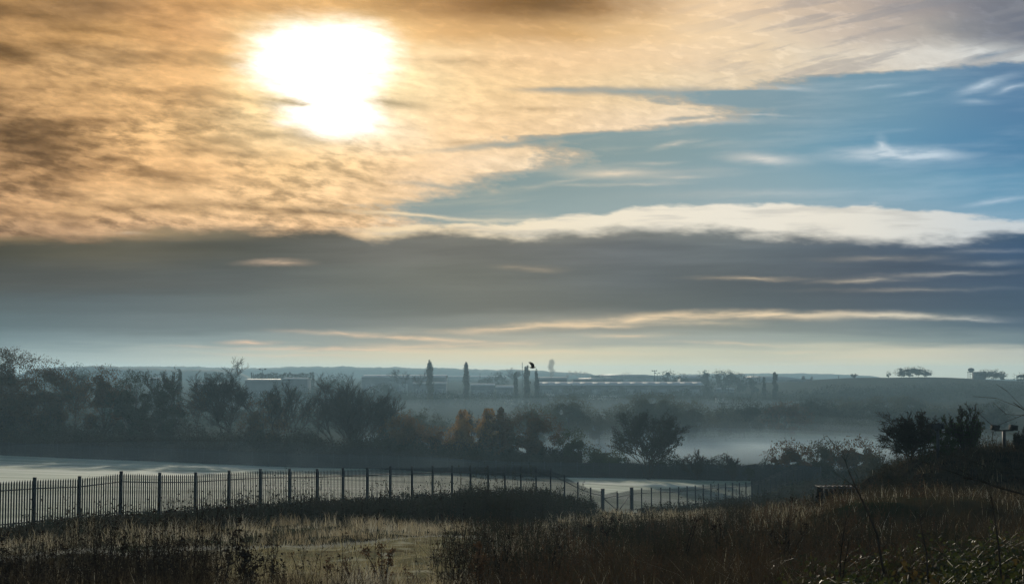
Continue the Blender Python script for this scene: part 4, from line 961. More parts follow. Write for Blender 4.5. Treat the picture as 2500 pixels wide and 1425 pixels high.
def shed(name, label, cat, p0, p1, Y, depth, eave, ridge, wall=M_WALL, roof=M_ROOF, doors=0, lights=0, hip=0.0, group=None, ridge_y=.5, gable='x'):
    x0 = (p0 - CX) / F * Y; x1 = (p1 - CX) / F * Y; cx = (x0 + x1) / 2; w = (x1 - x0) / 2
    gz = min(hg1(x, y) for x in (x0, cx, x1) for y in (Y, Y + depth)) - .3
    he = zat(eave, Y) - gz; hr = zat(ridge, Y + depth * ridge_y) - gz
    t = thing(name, label, cat, (cx, Y, gz), group)
    g = Geo()
    g.box(-w, w, 0, depth, 0, he); 
    yr = depth * ridge_y
    if not hip:
        for s in (-1, 1): g.add([(s * w, 0, he), (s * w, depth, he), (s * w, yr, hr - .05)], [(0, 1, 2) if s > 0 else (1, 0, 2)])
    g.build('wall', wall, t)
    o_ = .5; k = w - hip
    g = Geo(); th = .18
    A = [(-w - o_, -o_, he - .02), (w + o_, -o_, he - .02), (k + (o_ if not hip else 0), yr, hr), (-k - (o_ if not hip else 0), yr, hr), (w + o_, depth + o_, he - .02), (-w - o_, depth + o_, he - .02)]
    A2 = [(x, y, z + th) for x, y, z in A]
    g.add(A + A2, [(6, 7, 8, 9), (9, 8, 10, 11), (0, 3, 2, 1), (3, 5, 4, 2), (0, 1, 7, 6), (4, 5, 11, 10)], [(1, 2, 8), (1, 8, 7), (2, 4, 10), (2, 10, 8), (0, 6, 9), (0, 9, 3), (3, 9, 11), (3, 11, 5), (7, 8, 10), (6, 11, 9)])
    rf = g.build('roof', roof, t)
    for i in range(lights):
        f0 = (i + .5) / lights; xx = -w + 2 * w * f0; ww = w / lights * .42
        g = Geo(); q = []
        for yy in (yr * .12, yr * .86):
            for s in (-1, 1): q.append((xx + s * ww, yy, he + (hr - he) * yy / yr + th + .10))
        q2 = [(x, y, z + .05) for x, y, z in q]
        g.add(q + q2, [(4, 5, 7, 6), (0, 1, 5, 4), (2, 6, 7, 3), (0, 4, 6, 2), (1, 3, 7, 5)]); g.build('rooflight', M_LIGHTP, rf)
    for i in range(doors):
        xx = -w + 2 * w * (i + .5) / doors; ww = min(2.6, w / doors * .6)
        g = Geo(); g.box(xx - ww, xx + ww, -.12, -.003, .1, min(5.0, he * .66)); g.build('door', M_DOORM, t)
    return t
shed('warehouse', 'large grey shed with a pale sloping roof behind the first poplar', 'shed', 884, 1086, 800, 34, 921, 915.5, doors=5)
shed('warehouse', 'very long low shed with a row of bright rooflights', 'shed', 1316, 1716, 760, 26, 940.5, 932.5, doors=10, lights=13, wall=M_WALLD)
shed('hangar', 'wide hangar with sloping ends rising over the long shed', 'hangar', 1446, 1614, 1080, 50, 919, 914.5, hip=10, roof=M_ROOFD, doors=3)
shed('hangar', 'hangar at the right with a sloping end beside the tail fins', 'hangar', 1800, 1962, 1000, 46, 927, 918.5, hip=11, roof=M_ROOFD, doors=3)
shed('warehouse', 'dark roofed shed between the bird and the smoke', 'shed', 1312, 1384, 860, 24, 925, 920.5, wall=M_WALLD, roof=M_ROOFD)
shed('warehouse', 'dark low shed right of the smoke under the wide hangar', 'shed', 1400, 1516, 870, 26, 928, 923.5, wall=M_WALLD, roof=M_ROOFD, hip=4)
shed('warehouse', 'small gabled shed with a pale roof and a chimney near the dark trees', 'shed', 1664, 1724, 880, 22, 922, 916.5)
shed('warehouse', 'shed with a bright roof edge in front of the conifer hedge', 'shed', 690, 746, 640, 18, 925.5, 922.5, doors=3)
shed('warehouse', 'low grey shed left of the one with the bright roof edge', 'shed', 600, 684, 645, 18, 930, 925.5, roof=M_ROOFD, doors=3)
shed('warehouse', 'long faint pale roof behind the first two poplars', 'shed', 1092, 1236, 1150, 60, 920, 917.0, wall=M_WALL, roof=M_ROOF)
shed('warehouse', 'low flat shed below the large grey one, bright along its eaves', 'shed', 1010, 1088, 720, 14, 936.5, 933.5, doors=3)
shed('warehouse', 'small frosted roof between the second poplar and the trio', 'shed', 1150, 1206, 720, 16, 941, 936.5, doors=2)
shed('warehouse', 'second small frosted roof just left of the trio of poplars', 'shed', 1212, 1252, 700, 14, 946, 941, doors=2)
shed('cabin', 'tiny cabin on the horizon behind the left wood', 'hut', 367, 387, 700, 6, 923.5, 921.5, wall=M_WALLD)
shed('warehouse', 'pale low roof seen through the branches left of the fan tree', 'shed', 480, 560, 560, 12, 938, 934.5, doors=3)
shed('warehouse', 'low shed with a white roof edge right of the long shed', 'shed', 1748, 1790, 800, 14, 950, 946.5)
# conifer hedges
def hedge_row(label, p0, p1, Y, top, leaf, n, seed, m=M_LDARK, wid=5.0):
    r = np.random.default_rng(seed); p = r.uniform(p0, p1, n); Yv = Y + r.uniform(-.5, .5, n) * wid; X = (p - CX) / F * Yv
    g0 = hg(X, Yv); zt = zat(top, Y) + (vnoise(X * .8, X * 0, seed) - .5) * 1.2
    z = g0 + r.uniform(0, 1, n) ** .7 * (zt - g0)
    g = Geo(); g.leaves(np.column_stack([X, Yv, z]), r.uniform(.6, 1.2, n) * leaf, up=.8, r=r)
    return tag(g.build('conifer_hedge', m), label, 'hedge')
hedge_row('tall clipped conifer hedge behind the left sheds', 614, 768, 690, 911, .9, 5000, 301)
hedge_row('dark hedge left of the tall conifer hedge behind the fan tree', 500, 560, 690, 911, .9, 1800, 302)
hedge_row('short dark hedge block right of the second poplar', 1168, 1204, 800, 925, .9, 1000, 303)

# vans and trailers parked by the sheds
def make_van(label):
    t = thing('white_van', label, 'van', (0, 0, 0), 'vans parked by the sheds')
    prof = [(-2.7, .45), (2.5, .45), (2.75, .8), (2.7, 1.25), (2.05, 1.4), (1.45, 2.35), (1.1, 2.5), (-2.65, 2.5), (-2.75, 1.4)]
    g = Geo(); g.extrude(prof, -1.0, 1.0); g.build('body', M_WHITE, t)
    g = Geo()
    for s in (-1.004, 1.004): g.add([(1.0, s, 1.45), (1.95, s, 1.45), (1.45, s, 2.2), (1.0, s, 2.2)], [(0, 1, 2, 3)])
    g.add([(2.03, -.85, 1.46), (2.03, .85, 1.46), (1.52, .85, 2.30), (1.52, -.85, 2.30)], [(0, 1, 2, 3)]); g.build('window', M_GLASSD, t)
    for x in (-1.75, 1.75):
        for s in (-.86, .86):
            g = Geo(); g.lathe([(0, -.13), (.26, -.13), (.36, -.1), (.36, .1), (.26, .13), (0, .13)], 14, (x, s, .36), 'y'); g.build('wheel', M_RUBBER, t)
    return t
van = make_van('')
vans = [(1450, 690, .1, 'left of three white vans below the long shed'), (1474, 686, .2, 'middle of three white vans below the long shed'), (1500, 692, -.1, 'right of three white vans below the long shed'),
        (1102, 680, .3, 'white van below the first poplar'), (1246, 640, .15, 'white van parked under the poplar trio, left one'), (1278, 636, 3.0, 'white van parked under the poplar trio, right one'), (1346, 700, .0, 'white van at the left end of the long shed'), (1760, 660, .1, 'white van on the slope left of the dark poplar')]
for i, (p_, Y_, rz, lb) in enumerate(vans):
    o = van if i == 0 else van.copy()
    if i:
        COL.objects.link(o)
        for ch in van.children:
            c = ch.copy(); COL.objects.link(c); c.parent = o
    X = (p_ - CX) / F * Y_; o.location = (X, Y_, hg1(X, Y_) + .02); o.rotation_euler = (0, 0, rz); o['label'] = lb

# aircraft on the apron: swept fins above the grass
def aircraft(label, p_, Y, top, m, sc, rz, lean):
    X = (p_ - CX) / F * Y; gz = hg1(X, Y); t = thing('jet_aircraft', label, 'aircraft', (X, Y, gz), rz=rz)
    H = zat(top, Y) - gz; s = H / 6.0
    g = Geo(); g.lathe([(0, -2.5), (.5, -2.4), (.8, -1.0), (1.0, 2), (1.05, 6), (.9, 9.5), (.5, 11.8), (.08, 13.2), (0, 13.3)], 14, (0, 0, 2.2), 'x'); V = g.V[0]; V *= s; g.build('fuselage', m, t, True)
    g = Geo(); 
    o_ = np.array([(-2.4, 3.0), (1.2, 3.0), (-.6 - lean, 6.0), (-2.4 - lean, 6.0)]) * s; g.extrude(o_, -.14 * s, .14 * s); g.build('tail_fin', m, t)
    for sd in (-1, 1):
        g = Geo(); V = np.array([(1, sd * .8, 2.1), (6, sd * .8, 2.1), (1.2, sd * 5.2, 2.0), (-.2, sd * 5.2, 2.0)]) * s; V2 = V + np.array([0, 0, .22 * s])
        g.add(np.vstack([V, V2]), [(0, 1, 2, 3), (7, 6, 5, 4), (0, 4, 5, 1), (1, 5, 6, 2), (2, 6, 7, 3), (3, 7, 4, 0)]); g.build('wing', m, t)
        g = Geo(); V = np.array([(-2.4, sd * .5, 2.5), (-.4, sd * .5, 2.5), (-1.9, sd * 2.6, 2.5), (-2.8, sd * 2.6, 2.5)]) * s; V2 = V + np.array([0, 0, .15 * s])
        g.add(np.vstack([V, V2]), [(0, 1, 2, 3), (7, 6, 5, 4), (0, 4, 5, 1), (1, 5, 6, 2), (2, 6, 7, 3), (3, 7, 4, 0)]); g.build('tailplane', m, t)
    g = Geo(); g.tubes([(3 * s, -1.2 * s, 0), (3 * s, 1.2 * s, 0), (10.5 * s, 0, 0)], [(3 * s, -1.0 * s, 1.6 * s), (3 * s, 1.0 * s, 1.6 * s), (10.5 * s, 0, 1.6 * s)], [.12 * s] * 3, [.12 * s] * 3, 6); g.build('undercarriage', M_STEELD, t)
    return t
aircraft('parked jet with a dark raked tail fin beside the hangar', 1958, 840, 917.5, M_PLANE, 1, math.pi, -.9)
aircraft('parked jet with a paler narrow tail fin, right of the dark one', 1978, 850, 918.5, M_PLANEL, 1, math.pi / 2 + .9, .3)

# lamp masts, aerials
def mast(label, p_, Y, top, heads, r=.12, name='lamp_mast', cat='lamp'):
    X = (p_ - CX) / F * Y; gz = hg1(X, Y); H = zat(top, Y) - gz; t = thing(name, label, cat, (X, Y, gz))
    g = Geo(); g.path([(0, 0, 0), (0, 0, H * .5), (0, 0, H)], [r * 1.5, r * 1.15, r], 8); g.build('pole', M_STEELD, t)
    if heads:
        g = Geo(); g.box(-1.5, 1.5, -.09, .09, H - .1, H + .08); arm = g.build('crossarm', M_STEELD, t)
        for s in ((-1.3, 1.3) if heads == 2 else (-1.3, 0, 1.3)):
            g = Geo(); g.extrude([(s - .55, H + .09), (s + .55, H + .09), (s + .4, H + .55), (s - .4, H + .55)], -.3, .3); g.build('lamp_head', M_GALVD, arm)
    else:
        g = Geo()
        for f in (.55, .7, .85, .95): g.box(-.9 * (1.2 - f), .9 * (1.2 - f), -.03, .03, H * f, H * f + .12)
        g.build('antenna', M_STEELD, t)
    return t
mast('tall lamp mast with a wide head right of the wide hangar', 1597, 900, 905.5, 3, .16)
mast('shorter lamp mast just right of the tall one', 1604, 940, 911, 2, .14)
mast('lamp mast with two heads above the conifer hedge', 642, 660, 902, 2, .11)
mast('lamp mast with two heads beside the tiny cabin', 386, 690, 914.5, 2, .11)
mast('slender radio mast left of the tallest poplar of the trio', 1275, 780, 884, 0, .14, 'radio_mast', 'mast')
mast('thin pole between the second poplar and the trio', 1172, 760, 911, 0, .10, 'radio_mast', 'mast')
mast('thin pole on the airfield right of the tail fins', 2046, 880, 917, 0, .14, 'radio_mast', 'mast')

# radar dish on its platform, and the control hut
Yr = 860; X = (2388 - CX) / F * Yr; gz = min(hg1(X + d, Yr) for d in (-6, 0, 5)) - .3
def lx(p): return (p - CX) / F * Yr - X
def lz(p): return zat(p, Yr) - gz
t = thing('radar_station', 'radar dish on a steel platform against a dark square tower', 'radar', (X, Yr, gz))
g = Geo(); g.box(lx(2379), lx(2404), 0, 6, 0, lz(909)); g.box(lx(2377.5), lx(2406), -.4, 6.4, lz(909) + .003, lz(909) + .45); g.build('tower', M_WALLD, t)
g = Geo(); g.box(lx(2380.5), lx(2402), -.1, -.004, lz(916), lz(912.5)); g.build('window', M_GLASSD, t)
g = Geo()
for p_ in (2366.5, 2378.2):
    for y in (.2, 4.0): g.beam((lx(p_), y, 0), (lx(p_), y, lz(909)), .28, .28)
g.beam((lx(2366.5), .2, .3), (lx(2378.2), .2, lz(914)), .18, .18); g.beam((lx(2366.5), .2, lz(913)), (lx(2378.2), .2, lz(913)), .2, .2)
g.build('frame', M_STEELD, t)
g = Geo(); g.box(lx(2365), lx(2378.4), -.3, 4.6, lz(909), lz(907.4)); g.build('platform', M_STEELD, t)
g = Geo(); g.path([(lx(2371), 2, lz(907.4)), (lx(2371), 2, lz(904.6))], [.35, .28], 8); g.build('dish_mount', M_STEELD, t)
g = Geo(); prof = [(0, .0), (.7, .06), (1.4, .24), (2.0, .5), (2.0, .6), (1.4, .36), (.7, .2), (0, .14)]
g.lathe(prof, 20, (0, 0, 0), 'y'); V = g.V[0]
V[:, 2] *= .62; V[:] = V * np.array([1, -1, 1]) + np.array([lx(2371), 2.0, lz(902.6)]); g.build('dish', M_GALVD, t, True)
g = Geo(); g.path([(lx(2371), 1.8, lz(902.6)), (lx(2371), .5, lz(902.2))], [.08, .08], 6); g.box(lx(2371) - .2, lx(2371) + .2, .2, .5, lz(902.2) - .2, lz(902.2) + .2); g.build('feed_horn', M_STEELD, t)

# smoke and steam over the sheds
def plume(name, label, p_, Y, py0, puffs, density, color, absorb=(0, 0, 0)):
    """one closed lumpy body of smoke: overlapping puffs merged into a single skin"""
    X = (p_ - CX) / F * Y; gz = zat(py0, Y)
    mb = bpy.data.metaballs.new('plume_balls'); mb.resolution = .55; mb.threshold = .35
    ob = bpy.data.objects.new('plume_balls', mb); COL.objects.link(ob)
    for dx_, dy_, dz_, r_ in puffs:
        e = mb.elements.new(); e.co = (dx_, dy_, dz_); e.radius = r_ * 1.45
    dg = bpy.context.evaluated_depsgraph_get(); dg.update()
    me = bpy.data.meshes.new_from_object(ob.evaluated_get(dg)); me.name = name
    bpy.data.objects.remove(ob); bpy.data.metaballs.remove(mb)
    n = len(me.vertices); co = np.empty(n * 3); me.vertices.foreach_get('co', co); co = co.reshape(-1, 3)
    nr = vnoise(co[:, 0] * .9 + 50, co[:, 2] * .9 + 50, 31) - .5
    co += (co - co.mean(0)) / (np.linalg.norm(co - co.mean(0), axis=1, keepdims=True) + 1e-6) * nr[:, None] * .7
    me.vertices.foreach_set('co', co.ravel()); me.update()
    me.materials.clear(); me.materials.append(volume_mat(name + '_' + str(len(MATS)), color, density, .0, absorb))
    o = link(name, me, None, (X, Y, gz)); tag(o, label, name); return kind(o, 'stuff')
rr = np.random.default_rng(5)
plume('smoke', 'dark column of smoke rising behind the sheds', 1347, 830, 918, [(rr.normal() * .5 - (i * .02), rr.normal() * .5, i * 1.05, 1.1 + .10 * i + rr.uniform(-.2, .3)) for i in range(9)], .30, (.30, .30, .30))
plume('smoke', 'grey smoke drifting right from the foot of the dark column', 1385, 840, 917, [(i * 1.25, rr.normal() * .6, abs(math.sin(i * 1.3)) * 2.2 - i * .05, .9 + rr.uniform(-.25, .45)) for i in range(11)], .32, (.38, .38, .38))
plume('steam', 'pale steam puff in front of the wide hangar, left', 1466, 845, 919, [(i * .9, rr.normal() * .4, .5 - .2 * i + rr.uniform(0, .8), .8 + rr.uniform(-.2, .3)) for i in range(7)], .22, (.93, .93, .92))
plume('steam', 'pale steam puff in front of the wide hangar, right', 1518, 850, 917, [(i * .85, rr.normal() * .4, .3 + .18 * i + rr.uniform(0, .7), .75 + rr.uniform(-.2, .3)) for i in range(7)], .20, (.93, .93, .92))

# ------------------------------------------------------------------ grass, weeds, undergrowth
def blades(X, Y, h, w, r, lean=.35, bend=.5):
    """curved blades rooted at X, Y"""
    n = len(X); z = surf(X, Y) - .03
    a = r.uniform(0, 2 * math.pi, n); ln = r.normal(size=n) * lean; side = np.stack([np.cos(a), np.sin(a), a * 0], 1)
    dirv = np.stack([-np.sin(a) * ln, np.cos(a) * ln, np.ones(n)], 1)
    root = np.column_stack([X, Y, z]); mid = root + dirv * (h * .55)[:, None]
    tip = mid + (dirv * np.array([1 + bend, 1 + bend, .75])) * (h * .45)[:, None] + r.normal(size=(n, 3)) * np.array([.12, .12, .04]) * h[:, None]
    s = side * (w / 2)[:, None]
    V = np.stack([root - s, root + s, mid + s * .75, mid - s * .75, tip], 1).reshape(-1, 3)
    i = np.arange(n)[:, None] * 5
    return V, i + np.array([[3, 2, 4]]), i + np.array([[0, 1, 2, 3]])
def scatter(n, r, p0, p1, Y0, Y1, power=1.0):
    """points spread evenly over the picture's view of the ground (denser near)"""
    p = r.uniform(p0, p1, n); f = r.uniform(0, 1, n) ** power
    Y = 1.0 / (1 / Y0 + (1 / Y1 - 1 / Y0) * f)
    return (p - CX) / F * Y, Y, p
def fence_Y_at(p): return (68700.0 / np.maximum(2884.0 - p, 60)) * 2.49
r = np.random.default_rng(31)
X, Y, p = scatter(21000, r, -160, 2660, 17.5, 175, .75)
tuft_h = np.repeat(r.uniform(.35, 1.35, len(X)), 11); spread_ = np.repeat(r.uniform(.04, .22, len(X)), 11)
X = np.repeat(X, 11) + r.normal(size=len(tuft_h)) * spread_; Y = np.repeat(Y, 11) + r.normal(size=len(tuft_h)) * spread_ * 1.3; p = X / Y * F + CX
patch = vnoise(X * .35, Y * .22, 8) * .6 + vnoise(X * 1.2, Y * .7, 9) * .4
keep = (Y < fence_Y_at(p) - .4) & (p < 2560) & (r.uniform(0, 1, len(X)) < .25 + patch * 1.0)
# the trodden track stays short
ty = np.interp(p, [-300, 0, 350, 650, 900, 1130, 1300], [36.5, 38, 40, 42.2, 45.2, 48.8, 53]); ontrack = (np.abs(Y - ty) < 2.2) & (p < 1200)
green = (p > 560) & (p < 1180) & (Y < ty - 1) & (Y > 25)
h = r.uniform(.26, .60, len(X)) * (.5 + patch * .8) * tuft_h; h = np.where(ontrack, h * .35, h); h = np.where(green, h * .30, h)
belt_depth = lambda q: np.interp(q, [-160, 300, 700, 1100, 1250, 1450, 1470, 1540, 1560, 1900, 2250], [10, 13, 17, 30, 40, 26, 2, 2, 18, 34, 70])
inbelt = (Y > fence_Y_at(p) - belt_depth(p) * (.75 + .4 * vnoise(X * .4, Y * .3, 45)))
keep &= ~inbelt | (r.uniform(0, 1, len(X)) < .12)
pale = np.zeros(len(X))
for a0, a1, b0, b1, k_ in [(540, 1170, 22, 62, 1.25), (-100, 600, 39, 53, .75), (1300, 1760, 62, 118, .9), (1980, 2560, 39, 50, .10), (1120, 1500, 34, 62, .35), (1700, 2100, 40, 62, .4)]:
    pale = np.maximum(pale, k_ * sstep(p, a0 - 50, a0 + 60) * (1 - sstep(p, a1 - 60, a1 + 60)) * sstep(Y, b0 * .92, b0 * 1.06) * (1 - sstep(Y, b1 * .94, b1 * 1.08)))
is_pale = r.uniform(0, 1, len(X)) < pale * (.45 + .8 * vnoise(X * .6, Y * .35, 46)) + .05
h = np.where(is_pale, h, h * 1.1)
X, Y, p, h, is_pale = X[keep], Y[keep], p[keep], h[keep], is_pale[keep]
V, T, Q = blades(X, Y, h, np.maximum(.009, Y * .00024) * r.uniform(.7, 1.4, len(X)), r, .5, .9)
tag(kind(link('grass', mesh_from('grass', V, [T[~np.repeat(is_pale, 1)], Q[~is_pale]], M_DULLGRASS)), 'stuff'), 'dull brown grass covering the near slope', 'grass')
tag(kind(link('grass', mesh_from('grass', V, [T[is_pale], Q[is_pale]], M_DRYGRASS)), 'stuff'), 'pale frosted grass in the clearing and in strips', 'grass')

def stalks(X, Y, H, r, stem_r, leaf, per, m_leaf, name, lab, m_stem=None, low=.15, droop=.0, spread=.10, head=0, aspect=.5, lean=.14, up=0.0):
    """upright weeds: a leaning stem and leaves or seed whorls along it"""
    n = len(X); z = surf(X, Y) - .03
    root = np.column_stack([X, Y, z]); tip = root + np.column_stack([r.normal(size=n) * lean * H, r.normal(size=n) * lean * H, H])
    mid = (root + tip) / 2 + r.normal(size=(n, 3)) * (.05 * H)[:, None]
    g = Geo(); sr = np.maximum(stem_r, Y * .00016)
    g.tubes(np.vstack([root, mid]), np.vstack([mid, tip]), np.concatenate([sr, sr * .8]), np.concatenate([sr * .8, sr * .4]), 3)
    if head:                      # side shoots
        f = r.uniform(.35, .85, n * head); k = np.repeat(np.arange(n), head)
        b0 = root[k] + (tip[k] - root[k]) * f[:, None]; b1 = b0 + np.column_stack([r.normal(size=len(k)) * .16, r.normal(size=len(k)) * .16, r.uniform(.12, .34, len(k))]) * H[k][:, None]
        g.tubes(b0, b1, sr[k] * .6, sr[k] * .35, 3)
    k = np.repeat(np.arange(n), per); f = r.uniform(low, 1.02, len(k))
    P = root[k] + (tip[k] - root[k]) * f[:, None] + r.normal(size=(len(k), 3)) * np.array([1, 1, .5]) * (spread * (1.15 - f))[:, None]
    P[:, 2] = np.maximum(P[:, 2], root[k][:, 2] + .02)
    g.leaves(P, leaf[k] * r.uniform(.6, 1.3, len(k)), aspect, up=up, r=r)
    return tag(kind(g.build(name, m_leaf), 'stuff'), *lab)
# undergrowth along the near side of the fence
r = np.random.default_rng(32)
X, Y, p = scatter(60000, r, -160, 2250, 45, 215, .9)
fy = fence_Y_at(p); gap = (p > 1455) & (p < 1555)
depth_ = belt_depth(p)
near_fence = fy - Y
k = (Y < fy - .5) & (Y > fy - depth_) & ~gap & (r.uniform(0, 1, len(X)) < .85)
X, Y, p, fy, near_fence = X[k][:15000], Y[k][:15000], p[k][:15000], fy[k][:15000], near_fence[k][:15000]
lump = .5 + .7 * vnoise(X * .5, Y * .25, 41) + .35 * vnoise(X * 2.2, Y, 42)
H = r.uniform(.4, 1.25, len(X)) * lump * np.interp(p, [0, 300, 600, 1000, 1250, 1400, 1460, 1600, 2000], [.45, .55, .75, .85, 1.15, .85, .6, .9, 1.1]) * (1 + r.uniform(.4, 1.2, len(X)) * (r.uniform(0, 1, len(X)) > .90)) * np.interp(near_fence, [0, 3, 14, 26], [.5, .62, .9, 1.1])
stalks(X, Y, H, r, np.full(len(X), .008), np.maximum(.085, Y * .0012), 15, M_NETTLE, 'undergrowth', ('dark dying undergrowth massed along the near side of the fence', 'undergrowth'), spread=.30, head=1, low=.02, aspect=.62)
# reddish docks and sorrel over the near right
r = np.random.default_rng(33)
X, Y, p = scatter(7000, r, 1080, 2300, 18.5, 70, .62)
dn = vnoise(X * .5, Y * .3, 51); cut = np.interp(p, [1080, 1180, 1400, 2300], [.25, .8, .95, .8]) * np.interp(Y, [18, 30, 42, 70], [1, .85, .35, .2])
k = r.uniform(0, 1, len(X)) < cut * (.35 + dn)
X, Y = X[k], Y[k]
H = r.uniform(.3, 1.0, len(X)) * np.interp(Y, [18, 40, 70], [.9, .8, .6]) * (.5 + .8 * vnoise(X * .7, Y * .4, 52))
stalks(X, Y, H, r, np.full(len(X), .005), np.maximum(.026, Y * .0010), 15, M_WEED, 'weeds', ('reddish brown dock and sorrel stems crowding the near right', 'weeds'), spread=.05, head=2, low=.3, aspect=.6)
# the tall dark thicket in the middle, and dark clumps scattered through the rough grass
r = np.random.default_rng(39)
X, Y, p = scatter(620, r, 1060, 1420, 25, 48, .9); k = r.uniform(0, 1, len(X)) < (.1 + 1.0 * vnoise(X * .9, Y * .5, 65)) * np.interp(p, [1060, 1170, 1300, 1420], [.15, 1, .9, .1]); X, Y, p = X[k], Y[k], p[k]
H = r.uniform(.35, 1.0, len(X)) ** 1.2 * (.8 + 1.3 * vnoise(X * .7, Y * .4, 68)) * np.interp(p, [1060, 1170, 1300, 1420], [.5, 1, .9, .5])
stalks(X, Y, H, r, np.full(len(X), .007), np.full(len(X), .06), 16, M_NETTLE, 'undergrowth', ('tall dark thicket of stems rising in the middle foreground', 'undergrowth'), spread=.16, head=4, low=.05)
X, Y, p = scatter(9000, r, 1180, 2420, 24, 80, .8); k = (vnoise(X * .32, Y * .2, 66) * .65 + vnoise(X * 1.1, Y * .7, 67) * .45) > .62; X, Y = X[k], Y[k]
stalks(X, Y, r.uniform(.25, .95, len(X)), r, np.full(len(X), .006), np.maximum(.05, Y * .0012), 12, M_NETTLE, 'undergrowth', ('dark clumps of dead growth scattered through the rough grass at the right', 'undergrowth'), spread=.2, head=2, low=.03)
# darker weeds along the bottom left and middle
r = np.random.default_rng(34)
X, Y, p = scatter(3000, r, -120, 1160, 18.5, 36, .8)
cut = np.interp(p, [-120, 300, 620, 700, 1000, 1160], [.6, .5, .5, .05, .05, .4]); k = r.uniform(0, 1, len(X)) < cut * (.3 + vnoise(X * .8, Y * .4, 61))
X, Y = X[k], Y[k]; H = r.uniform(.35, 1.35, len(X)) ** 1.5 * (.4 + 1.1 * vnoise(X * 1.1, Y * .6, 62))
stalks(X, Y, H, r, np.full(len(X), .005), np.full(len(X), .05), 13, M_WEEDDARK, 'weeds', ('dark withered weeds along the bottom left', 'weeds'), spread=.07, head=2, low=.25, aspect=.5)
# rough herbage on and below the earth bank
r = np.random.default_rng(35)
n = 26000; X = r.uniform(13.5, 30, n); Y = r.uniform(46, 79, n)
top = (X > 17.0) & (Y > 56); k = top | (Y < 48.5) | (r.uniform(0, 1, n) < .05)
X, Y = X[k], Y[k]
V, T, Q = blades(X, Y, r.uniform(.12, .42, len(X)), np.full(len(X), .02), r)
tag(kind(link('grass', mesh_from('grass', V, [T, Q], M_DULLGRASS)), 'stuff'), 'withered grass on top of and below the earth bank', 'grass')
n = 900; X = r.uniform(14.5, 30, n); Y = r.uniform(48, 70, n); stalks(X, Y, r.uniform(.12, .5, n) * (1 + .9 * (r.uniform(0, 1, n) > .93)), r, np.full(n, .008), np.full(n, .07), 10, M_NETTLE, 'undergrowth', ('dark straggling weeds over the earth bank', 'undergrowth'), spread=.22, head=2)
# short pale turf blades over the clearing
r = np.random.default_rng(37)
n = 46000; pp = r.uniform(560, 1165, n); f = r.uniform(0, 1, n) ** .8; Y0_ = 22.8; Y1_ = np.interp(pp, [520, 650, 900, 1130, 1190], [41.5, 42.6, 45.4, 48.6, 50.0])
Y = 1.0 / (1 / Y0_ + (1 / Y1_ - 1 / Y0_) * f); X = (pp - CX) / F * Y; k = vnoise(X * 1.6, Y * .9, 93) + .3 * vnoise(X * 5, Y * 3, 94) > .45
X, Y = X[k], Y[k]; V, T, Q = blades(X, Y, r.uniform(.05, .17, len(X)) * (1 + 1.6 * (r.uniform(0, 1, len(X)) > .9)), np.maximum(.008, Y * .00026), r, .6, .9)
tag(kind(link('grass', mesh_from('grass', V, [T, Q], M_TURFBLADE)), 'stuff'), 'short yellow green frosted turf of the open clearing', 'grass')
# the trodden line of whiter frost along the far side of the clearing
r = np.random.default_rng(38)
n = 26000; pp = r.uniform(-140, 1175, n); Y = np.interp(pp, [-300, 0, 350, 650, 900, 1130, 1300], [36.5, 38, 40, 42.2, 45.2, 48.8, 53]) + r.normal(size=n) * .75 + (vnoise(pp / 60, pp * 0, 97) - .5) * 1.6; X = (pp - CX) / F * Y
k = vnoise(X * 1.3, Y * 1.6, 95) + .4 * vnoise(X * 5, Y * 5, 96) > .62; X, Y = X[k], Y[k]
V, T, Q = blades(X, Y, r.uniform(.04, .16, len(X)), np.full(len(X), .018), r, .7, 1.0)
tag(kind(link('grass', mesh_from('grass', V, [T, Q], M_FROSTBLADE)), 'stuff'), 'white frosted trodden grass in a line along the clearing', 'grass')
# brambles in the near right corner
r = np.random.default_rng(36)
nb = 520; X, Y, p = scatter(nb, r, 1960, 2720, 12.5, 25, .7)
g = Geo(); P0, P1, R0, R1, LP, LS = [], [], [], [], [], []
for x, y, pp in zip(X, Y, p):
    zb = float(surf(np.array([x]), np.array([y]))[0]); a = r.uniform(0, 6.28); L = r.uniform(.7, 1.7); hmax = r.uniform(.25, .8) * np.interp(pp, [1960, 2200, 2500], [.5, .7, .95])
    pts = [np.array([x + math.cos(a) * L * t, y + math.sin(a) * L * t, zb + hmax * (1 - (2 * t - .9) ** 2 * .95) + .03]) for t in np.linspace(0, 1, 7)]
    for q0, q1 in zip(pts[:-1], pts[1:]):
        P0.append(q0); P1.append(q1); R0.append(.006); R1.append(.005)
        for _ in range(4):
            f = r.random(); LP.append(q0 + (q1 - q0) * f + r.normal(size=3) * .06); LS.append(r.uniform(.045, .095))
g.tubes(P0, P1, R0, R1, 4); g.leaves(LP, np.array(LS), .75, r=r)
tag(kind(g.build('brambles', M_BRAMBLE), 'stuff'), 'glossy bramble tangle in the near right corner', 'brambles')

